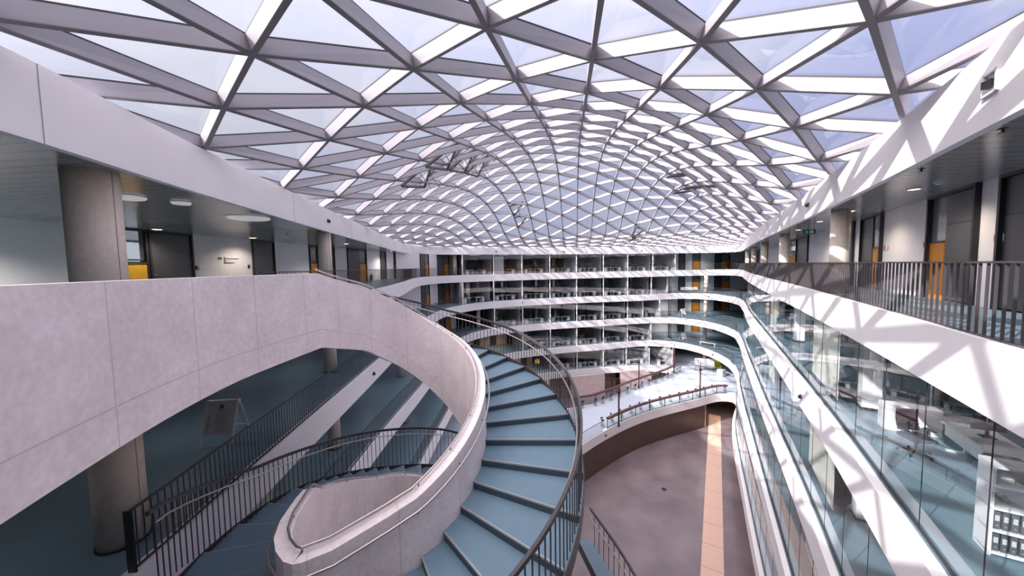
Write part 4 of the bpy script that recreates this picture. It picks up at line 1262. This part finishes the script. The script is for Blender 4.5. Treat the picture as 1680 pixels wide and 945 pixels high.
# A-frame poster stands
def aframe(label, x, y, z, rz, text=True):
    t = thing('poster_stand', label, 'sign stand', (x, y, z)); t.rotation_euler = (0, 0, rz)
    a = .23
    def panel(sg):
        b = MB()
        for xx in (-.42, .42): b.flat([(xx, sg * .46, 0.0), (xx, sg * .02, 1.25)], .045, .05)
        b.box((0, sg * .02, 1.24), (.88, .05, .05)); b.box((0, sg * .34, .33), (.84, .03, .03), 0, 0, 0)
        return b
    local(t, panel(-1), 'front_frame', 'white_plastic'); local(t, panel(1), 'back_frame', 'white_plastic')
    b = MB(); n1 = Vector((0, -.96, .27)).normalized()
    c0 = Vector((0, -.2, .78)); b.box(c0, (.8, .015, .92), 0, 0, -math.atan2(.44, 1.25)); p = local(t, b, 'poster', 'paper')
    b = MB(); ang = -math.atan2(.44, 1.25); R = Matrix.Rotation(ang, 3, 'X')
    def mark(xx, zz, w_, h_):
        q = c0 + R @ Vector((xx, -.0095, zz)); b.box(q, (w_, .003, h_), 0, 0, ang)
    q0 = c0 + R @ Vector((0, -.009, .33))
    for k in range(10):
        a_ = k * math.pi / 5; mark(.045 * math.cos(a_), .33 + .045 * math.sin(a_), .03, .03)
    mark(0, .33, .06, .06); mark(0, .24, .2, .016); mark(0, .19, .14, .012)
    for k in range(9): mark(.04, .1 - k * .058, .4 - .09 * (k % 3), .009)
    for k in range(6): mark(-.3, .05 - k * .07, .035, .035)
    o = link('print', b.mesh('print', 'print')); o.parent = p
    b = MB(); b.box((0, 0, .35), (.02, .55, .012)); local(t, b, 'brace', 'rail')
    return t
aframe('grey poster stand on the teal floor under the concrete parapet', -8.9, 10.25, z4, .12)
aframe('smaller-looking poster stand one floor lower, beside the stair treads', -9.5, 12.2, LZ[3], .3)
aframe('white poster stand on the third curved far gallery between the two columns', 30.2, 60.2, LZ[3], .2)
aframe('white poster stand on the fourth curved far gallery above the deck', 29.6, 58.7, LZ[2], .3)

# ------------------------------------------------------------------ under the deck and at ground level
Pw = offset([p for p in NE], .25, closed=False) if False else NE
b = MB()
for a, c in zip(Pw, Pw[1:]):
    if c.x > 25.2: break
    d_ = (c - a).normalized(); n_ = Vector((-d_.y, d_.x)) * .25
    b.hexa([at(a, GROUND), at(c, GROUND), at(c + n_, GROUND), at(a + n_, GROUND)], [at(a, z1 - FASC), at(c, z1 - FASC), at(c + n_, z1 - FASC), at(a + n_, z1 - FASC)])
    endp = c
struct(b.build('wall_curved', 'wood'))
b = MB(); q = endp + Vector((2.4, 4.1)); b.box((q.x, q.y, (GROUND + z1 - FASC) / 2), (.25, 9.4, z1 - FASC - GROUND), -.53); struct(b.build('wall_passage', 'olive'))
b = MB(); b.box((32.5, 50.0, (GROUND + z1 - FASC) / 2), (9, .25, z1 - FASC - GROUND), -.5); struct(b.build('wall_passage', 'olive'))
PASS = endp + Vector((3.2, 2.2))
# pink wall of the ground floor beyond the gap, with glazed openings
A_, B_ = Vector((-4, 50.9)), Vector((28, 59.0)); L_ = (B_ - A_).length; d_ = (B_ - A_) / L_; n_ = Vector((-d_.y, d_.x)); rz = math.atan2(d_.y, d_.x)
ops = sorted((px_on(a, A_, d_), px_on(c, A_, d_)) for a, c in ((900, 935), (992, 1018), (1070, 1093)))
s_ = 0; b = MB()
for a, c in ops + [(L_, L_)]:
    q = A_ + d_ * ((s_ + a) / 2); b.box((q.x, q.y, (GROUND + z1) / 2 - .3), (a - s_, .3, z1 - GROUND - .6), rz); s_ = c
struct(b.build('wall_far', 'pink'))
for a, c in ops:
    if c - a < .3: continue
    DN[0] += 1; q = A_ + d_ * ((a + c) / 2); t = sempty('door_%d' % DN[0], (q.x, q.y, GROUND))
    b = MB(); W_ = c - a
    for s2 in (-1, 0, 1):
        qq = q + d_ * (s2 * (W_ / 2 - .05)); b.box((qq.x, qq.y, GROUND + 1.65), (.08, .2, 3.3), rz)
    b.box((q.x, q.y, GROUND + 2.3), (W_, .2, .08), rz); b.build('door_frame', 'brown', t)
    b = MB(); b.box((q.x, q.y, GROUND + 1.65), (W_ - .1, .02, 3.2), rz); b.build('glass_leaf', 'glass', t)
    b = MB(); qq = q + n_ * 3.0; b.box((qq.x, qq.y, GROUND + 1.65), (W_ + 2, .1, 3.3), rz); struct(b.build('wall_lobby', 'beech'))
# timber-lined lobbies left of the glazed rows, seen through the stair railing
for k_, xa, xb, yy in ((2, -8.0, 1.2, 57.5), (1, -4.5, 3.4, 58.5)):
    b = MB(); b.box(((xa + xb) / 2, yy, LZ[k_] + 1.52), (xb - xa, .15, 3.05), .22); struct(b.build('wall_lobby', 'beech'))
    b = MB()
    for f in (.2, .5, .8): b.box((xa + (xb - xa) * f, yy - .1 + (f - .5) * (xb - xa) * .22, LZ[k_] + 1.1), (1.1, .08, 2.2), .22)
    struct(b.build('door_%d' % (90 + k_), 'frame'))
# round lamp hanging in the lobby seen through the stair railing
t = thing('pendant_lamp', 'round orange pendant lamp behind the stair balusters', 'lamp', (4.0, 55.5, LZ[1] + 1.3))
b = MB(); b.lathe([(0, 0), (.3, .05), (.45, .3), (.42, .5), (.2, .72), (0, .75)], (4.0, 55.5, LZ[1] + 1.3), 20); b.build('shade', 'orange_lamp', t, True)
b = MB(); b.tube([(4, 55.5, LZ[1] + 2.0), (4, 55.5, LZ[1] + 3.05)], .012, 5); b.build('cord', 'frame', t)
# drain in the stone floor
b = MB(); b.lathe([(.24, 0), (.24, .012), (.12, .016), (.12, .02), (0, .02)], (14.15, 31.2, GROUND), 20); o = b.build('floor_drain', 'frame'); tag(o, 'small round dark drain in the polished stone floor', 'drain')

# ------------------------------------------------------------------ lamps and small fittings
def disc(label, x, y, r, m='lampdisc', cat='lamp', name='ceiling_lamp', drop=.06):
    t = thing(name, label, cat, (x, y, 3.0))
    b = MB(); b.lathe([(0, -drop), (r * .93, -drop), (r, -drop + .02), (r, 0)], (x, y, 3.0), 32); b.build('diffuser', m, t)
    b = MB(); b.lathe([(r, -.012), (r + .02, -.012), (r + .02, 0)], (x, y, 3.0), 32); b.build('trim_ring', 'white_plastic', t)
    return t
disc('large round white disc lamp on the dark ceiling of the left gallery', -9.12, 12.01, .62)
disc('round white disc lamp next to the nearest left column', -9.3, 8.4, .34)
disc('flat white disc on the left ceiling between the column and the disc lamp', -8.75, 9.2, .2)
def downlight(label, x, y, r=.14, z=3.0, e=170, col=(1, .86, .7)):
    t = thing('downlight', label, 'lamp', (x, y, z), 'warm ceiling downlights')
    b = MB(); b.lathe([(0, -.012), (r * .8, -.012), (r * .8, 0)], (x, y, z), 20); b.build('bulb', 'lampwarm', t)
    b = MB(); b.lathe([(r * .8, -.02), (r, -.02), (r, 0)], (x, y, z), 20, 0, False); b.build('trim_ring', 'white_plastic', t)
    l = bpy.data.lights.new('downlight', 'SPOT'); l.energy = e; l.spot_size = 2.5; l.spot_blend = .8; l.color = col; l.shadow_soft_size = .12
    o = bpy.data.objects.new('beam', l); C.objects.link(o); o.parent = t; o.location = (0, 0, -.05)
downlight('glowing downlight in front of the dark double door on the left', -15.2, 14.8, .2)
downlight('glowing downlight in front of the single dark door on the left', -14.5, 19.3, .2)
for i, (x, y, wh) in enumerate(((10.56, 9.06, 'nearest'), (12.61, 12.8, 'second nearest'), (14.26, 15.9, 'third nearest'), (16.66, 19.94, 'farthest lit'))):
    downlight('warm downlight on the right gallery ceiling, ' + wh, x, y)
downlight('added fill downlight in front of the plain near left wall', -14.6, 9.0, .2, e=800, col=(1, .9, .8))  # added out of view to brighten the near left wall
downlight('added fill downlight on the left top gallery beyond the second column', -12, 25, .2, e=420, col=(1, .88, .76))  # fill lamp added for the dim left gallery
downlight('added fill downlight on the left top gallery near the corner', -12.6, 36, .2, e=320, col=(1, .88, .76))  # another added fill lamp, towards the corner
for k_, w_ in ((4, 'poster stand floor'), (3, 'floor below the poster stand'), (2, 'lowest left floor')):  # unseen lamps added to lift the dark lower left floors
    for x_, y_, i_ in ((-9.6, 4.6, 'first'), (-10.6, 10.5, 'second'), (-11.4, 17, 'third'), (-11, 25, 'fourth'), (-10.4, 34, 'fifth')):
        if k_ == 2 and i_ in ('first', 'second'): continue
        downlight('added fill downlight over the %s, %s from the stair' % (w_, i_), x_, y_, .18, LZ[k_] + H - FASC + .02, 45, (.98, .95, .95))
downlight('added fill downlight in the passage under the right end of the deck', PASS.x, PASS.y, .2, z1 - FASC + .02, 160, (1, .85, .65))  # added to light up the dark passage
for x_, y_, i_ in ((27.5, 60.5, 'left'), (33, 59.5, 'right')):  # lamps added to brighten the dark end of the deck level
    downlight('added fill downlight above the far end of the sunlit deck, %s' % i_, x_, y_, .2, LZ[2] - FASC + .02, 140, (1, .93, .85))
for k_, w_ in ((5, 'topmost'), (4, 'second'), (3, 'third'), (2, 'fourth')):  # lamps added to brighten the far right gallery walls
    for x_, i_ in ((29.5, 'left'), (36, 'right')):
        downlight('added fill downlight by the orange doors, %s far right gallery from the top, %s' % (w_, i_), x_, 64.0, .2, 3.0 if k_ == 5 else LZ[k_] + H - FASC + .02, 420, (1, .95, .88))
downlight('added fill downlight in the timber lobby behind the stair railing, upper one', -3, 54.5, .2, LZ[2] + H - FASC + .02, 260, (1, .86, .66))  # added light for the upper timber lobby
downlight('added fill downlight in the timber lobby behind the stair railing, lower one', 0, 56, .2, LZ[1] + H - FASC + .02, 200, (1, .86, .66))  # added light for the lower timber lobby
for y_, i_ in ((6.5, 'nearest'), (11, 'second'), (16, 'third'), (22, 'fourth'), (30, 'fifth')):  # lamps added to brighten the office interior behind the glass
    q = Vector((rx(y_), y_)) + n_r * 3.2
    downlight('added fill downlight in the offices behind the right glass front, %s' % i_, q.x, q.y, .18, LZ[4] + H - FASC + .02, 60, (1, .96, .92))
def detector(label, x, y):
    t = thing('smoke_detector', label, 'smoke detector', (x, y, 3.0))
    b = MB(); b.lathe([(0, -.07), (.05, -.07), (.07, -.035), (.09, -.03), (.09, 0)], (x, y, 3.0), 16); b.build('body', 'white_plastic', t)
    b = MB(); b.lathe([(.072, -.042), (.076, -.036), (.072, -.03)], (x, y, 3.0), 16); b.build('vent_slot', 'frame', t)
detector('white smoke detector on the right gallery ceiling near the downlight', 10.22, 8.27)
detector('white smoke detector on the left gallery ceiling by the far column', -11.4, 17.6)
def sprinkler(label, x, y):
    t = thing('sprinkler', label, 'sprinkler', (x, y, 3.0))
    b = MB(); b.lathe([(.05, 0), (.05, -.008), (.015, -.012), (.015, -.05)], (x, y, 3.0), 12); b.build('stem', 'rail', t)
    b = MB(); b.lathe([(.0, -.062), (.045, -.06), (.045, -.056), (0, -.052)], (x, y, 3.0), 12); b.build('deflector', 'rail', t)
sprinkler('small dark sprinkler head above the nearest part of the right gallery', 7.05, 5.0)
sprinkler('small dark sprinkler head on the right ceiling before the smoke detector', 8.4, 7.1)
sprinkler('small dark sprinkler head at the top left edge of the left ceiling', -6.9, 4.7)
# exit sign over the right gallery
t = thing('exit_sign', 'green and white escape sign hanging over the right gallery', 'exit sign', (15.6, 18.0, 2.7)); t.rotation_euler = (0, 0, -.45)
b = MB(); b.box((0, 0, 0), (.5, .06, .24)); local(t, b, 'housing', 'black_plastic')
b = MB(); b.box((-.1, -.032, 0), (.2, .004, .18)); local(t, b, 'green_field', 'green')
b = MB()
b.box((.1, -.034, .0), (.16, .004, .16)); b.box((-.12, -.036, .03), (.05, .003, .03)); b.tube([(-.14, -.037, -.05), (-.1, -.037, .02)], .008, 4); b.tube([(-.06, -.037, -.05), (-.1, -.037, .02)], .008, 4)
local(t, b, 'pictogram', 'white_plastic')
for s_ in (-.2, .2):
    b = MB(); b.box((s_, 0, .21), (.012, .012, .2)); local(t, b, 'hanger', 'rail')
# recessed projector in the right fascia and dark sensor buttons on the fascias
def fascia_point(P, px): return hit_any(P, px)
def hit_any(P, px):
    m = (px - 840) / FPX; best = None
    for i in range(len(P)):
        a, c = P[i], P[(i + 1) % len(P)]; fa, fc = a.x - m * a.y, c.x - m * c.y
        if fa * fc <= 0 and fa != fc:
            q = a.lerp(c, fa / (fa - fc))
            if q.y > 1 and (best is None or q.y < best[0].y): best = (q, (c - a).normalized())
    return best
q, d_ = hit_any(OUT['R'], 1608); n_ = Vector((-d_.y, d_.x)); n_ = n_ if n_.dot(-q) > 0 else -n_
rz = math.atan2(d_.y, d_.x)
t = thing('projector_niche', 'small dark spotlight in a square niche of the sunlit right fascia', 'spotlight', (q.x, q.y, 3.55))
b = MB()
for s2 in (-1, 1):
    qq = q + d_ * (.14 * s2); b.box((qq.x + n_.x * .01, qq.y + n_.y * .01, 3.55), (.03, .06, .31), rz)
    b.box((q.x + n_.x * .01, q.y + n_.y * .01, 3.55 + .14 * s2), (.31, .06, .03), rz)
b.build('niche_frame', 'white_plastic', t)
b = MB(); b.box((q.x + n_.x * .02, q.y + n_.y * .02, 3.54), (.13, .1, .1), rz + .3); b.build('spotlight', 'black_plastic', t)
random.seed(11)
def sensor(P, px, z, label):
    h_ = hit_any(P, px)
    if not h_: return
    q, d_ = h_; n_ = Vector((-d_.y, d_.x)); n_ = n_ if n_.dot(-q) > 0 else -n_
    t = thing('sensor', label, 'sensor', (q.x, q.y, z), 'dark sensors on the white fascias'); rz = math.atan2(d_.y, d_.x)
    b = MB(); b.box((q.x + n_.x * .02, q.y + n_.y * .02, z), (.22, .06, .16), rz); b.build('housing', 'rail', t)
    b = MB(); b.lathe([(.05, -.06), (.05, .06)], (q.x + n_.x * .07, q.y + n_.y * .07, z - .02), 10); b.build('lens', 'black_plastic', t)
for P, px, z, l in ((OUT['R'], 1323, 3.5, 'small dark sensor on the right roof fascia above the second column'), (OUT['R'], 543, 3.5, 'small sensor on the left roof fascia above the second left column'),
                    (OUT['R'], 815, 3.45, 'small sensor on the far roof fascia, left of centre'), (OUT['R'], 925, 3.45, 'small sensor on the far roof fascia near its middle'), (OUT['R'], 1052, 3.45, 'small sensor on the far roof fascia, right of centre'),
                    (OUT[4], 857, LZ[4] - .45, 'small sensor on the second far fascia from the top, left end'), (OUT[3], 993, LZ[3] - .45, 'small sensor on the third far fascia from the top'),
                    (OUT[4], 1164, LZ[4] - .45, 'small sensor on the second fascia at its far right bend'), (OUT[2], 1173, LZ[2] - .5, 'small sensor on the lowest curved fascia above the deck'),
                    (OUT[4], 1323, LZ[4] - .5, 'small sensor on the nearest slanting white band at right'), (GAPS, 968, LZ[1] - .5, 'small sensor on the fascia over the pink wall'), (OUT[4], 606, LZ[4] - .5, 'small sensor on the left band below the baluster railing'),
                    (OUT[1], 994, LZ[1] - .5, 'small sensor on the pale edge of the deck')):
    sensor(P, px, z, l)
# door plates, switches and the wall sign
def on_wall(A, u, n_, px, z, w, h, m, name, label, cat, extra=None):
    s_ = px_on(px, A, u); q = A + u * s_ - n_ * .012
    t = thing(name, label, cat, (q.x, q.y, z)); rz = math.atan2(u.y, u.x)
    b = MB(); b.box((q.x, q.y, z), (w, .024, h), rz); b.build('plate', m, t)
    if extra:
        for dx, dz, w2, h2, m2, nm in extra:
            qq = q + u * dx - n_ * .014; b = MB(); b.box((qq.x, qq.y, z + dz), (w2, .012, h2), rz); b.build(nm, m2, t)
Ar = A_r; 
for px, w_ in ((1633, 'nearest, between two dark doors'), (1516, 'second, left of the orange-panelled door'), (1451, 'third, beside the pair of dark doors')):
    on_wall(Ar, u_r, n_r, px, 1.62, .14, .17, 'orange', 'door_sign', 'orange and white door plate on the right wall, ' + w_, 'door sign',
            [(-.19, 0, .18, .16, 'white_plastic', 'name_card'), (-.19, .03, .11, .012, 'print', 'name_line'), (-.19, -.02, .13, .012, 'print', 'name_line'), (0, 0, .06, .08, 'red', 'room_mark')])
Al = Vector((-16.6, 9.0)); ul = (Vector((-13.6, 40)) - Al).normalized(); nl = Vector((-ul.y, ul.x))
on_wall(Al, ul, nl, 323.5, 1.35, .14, .22, 'black_plastic', 'wall_switch', 'black switch box right of the dark double door on the left', 'switch', [(.28, 0, .26, .16, 'white_plastic', 'white_plate'), (0, 0, .06, .08, 'rail', 'button')])
on_wall(Al, ul, nl, 410, 1.4, .14, .22, 'black_plastic', 'wall_switch', 'black switch box left of the single dark door on the left', 'switch', [(0, 0, .06, .08, 'rail', 'button')])
on_wall(Al, ul, nl, 371, 1.75, .04, .36, 'print', 'wall_lettering', 'small dark wall lettering between the two left doors', 'lettering',
        [(-.28, .1, .2, .12, 'print', 'mark'), (.45, .1, .8, .035, 'print', 'text_line'), (.3, -.13, .55, .03, 'print', 'text_line'), (.1, -.05, .1, .03, 'print', 'text_line')])
An = Vector((-17.6, -4)); un = (Vector((-16.75, 7.2)) - An).normalized(); nn_ = Vector((-un.y, un.x))
on_wall(Vector((-16.95, 4.6)), un, nn_, 67, 1.45, .2, .1, 'rail', 'wall_switch', 'small grey box on the plain wall left of the nearest column', 'switch', [(.2, 0, .2, .08, 'white_plastic', 'cover')]) if False else None
# fire extinguisher in the left gallery
q = Al + ul * px_on(607.5, Al, ul) - nl * .14
t = thing('fire_extinguisher', 'black fire extinguisher standing by the far left gallery wall', 'extinguisher', (q.x, q.y, 0))
b = MB(); b.lathe([(0, .02), (.09, .02), (.1, .06), (.1, .48), (.06, .56), (.03, .58), (0, .58)], (q.x, q.y, 0), 16); b.build('cylinder', 'black_plastic', t, True)
b = MB(); b.box((q.x + .03, q.y, .63), (.16, .04, .06)); b.build('valve', 'rail', t)
b = MB(); b.tube([(q.x + .08, q.y, .62), (q.x + .15, q.y, .5), (q.x + .13, q.y, .25)], .014, 6); b.build('hose', 'frame', t)

# ------------------------------------------------------------------ open smoke vents in the roof
def vent(label, pts, cells):
    c = pts[0]; t = thing('roof_vent', label, 'roof vent', (c.x, c.y, roofz(c.x, c.y)))
    for i, j in cells:
        T = [p3(node(i, j)), p3(node(i + 1, j)), p3(node(i, j + 1))]
        g = (T[0] + T[1] + T[2]) / 3; N = nrm(Vector((g.x, g.y)))
        hinge = (T[1] - T[0]).normalized()
        R = Matrix.Rotation(-.5, 3, hinge)
        Q = [T[0] + (g - T[0]) * .1 - N * .3, T[1] + (g - T[1]) * .1 - N * .3]; Q.append(T[0] + R @ ((T[2] + (g - T[2]) * .1) - T[0]) - N * .3)
        b = MB()
        for a, c2 in zip(Q, Q[1:] + Q[:1]): b.tube([a, c2], .075, 4)
        b.build('vent_frame', 'rail', t)
        b = MB(); b.add(Q, [(0, 1, 2)]); b.build('vent_pane', 'glass', t)
        m_ = (Q[0] + Q[2]) / 2
        b = MB(); b.tube([m_, m_ - N * .9 + hinge * .5], .025, 5); b.build('actuator', 'handrail', t)
        b = MB(); b.tube([(Q[1] + Q[2]) / 2, (Q[1] + Q[2]) / 2 - N * .9 + hinge * .5], .025, 5); b.build('actuator', 'handrail', t)
vent('cluster of open smoke vents with struts on the left of the glass roof', [node(5, -1)], [(4, -1), (5, -1), (6, -1), (5, -2)])
vent('cluster of open smoke vents with struts on the right of the glass roof', [node(3, 8)], [(2, 8), (3, 8), (4, 8), (3, 7)])
vent('small open smoke vents on the far left part of the glass roof', [node(11, 0)], [(11, -1), (12, -1)])
vent('small open smoke vents on the far right part of the glass roof', [node(9, 7)], [(9, 7), (10, 7)])
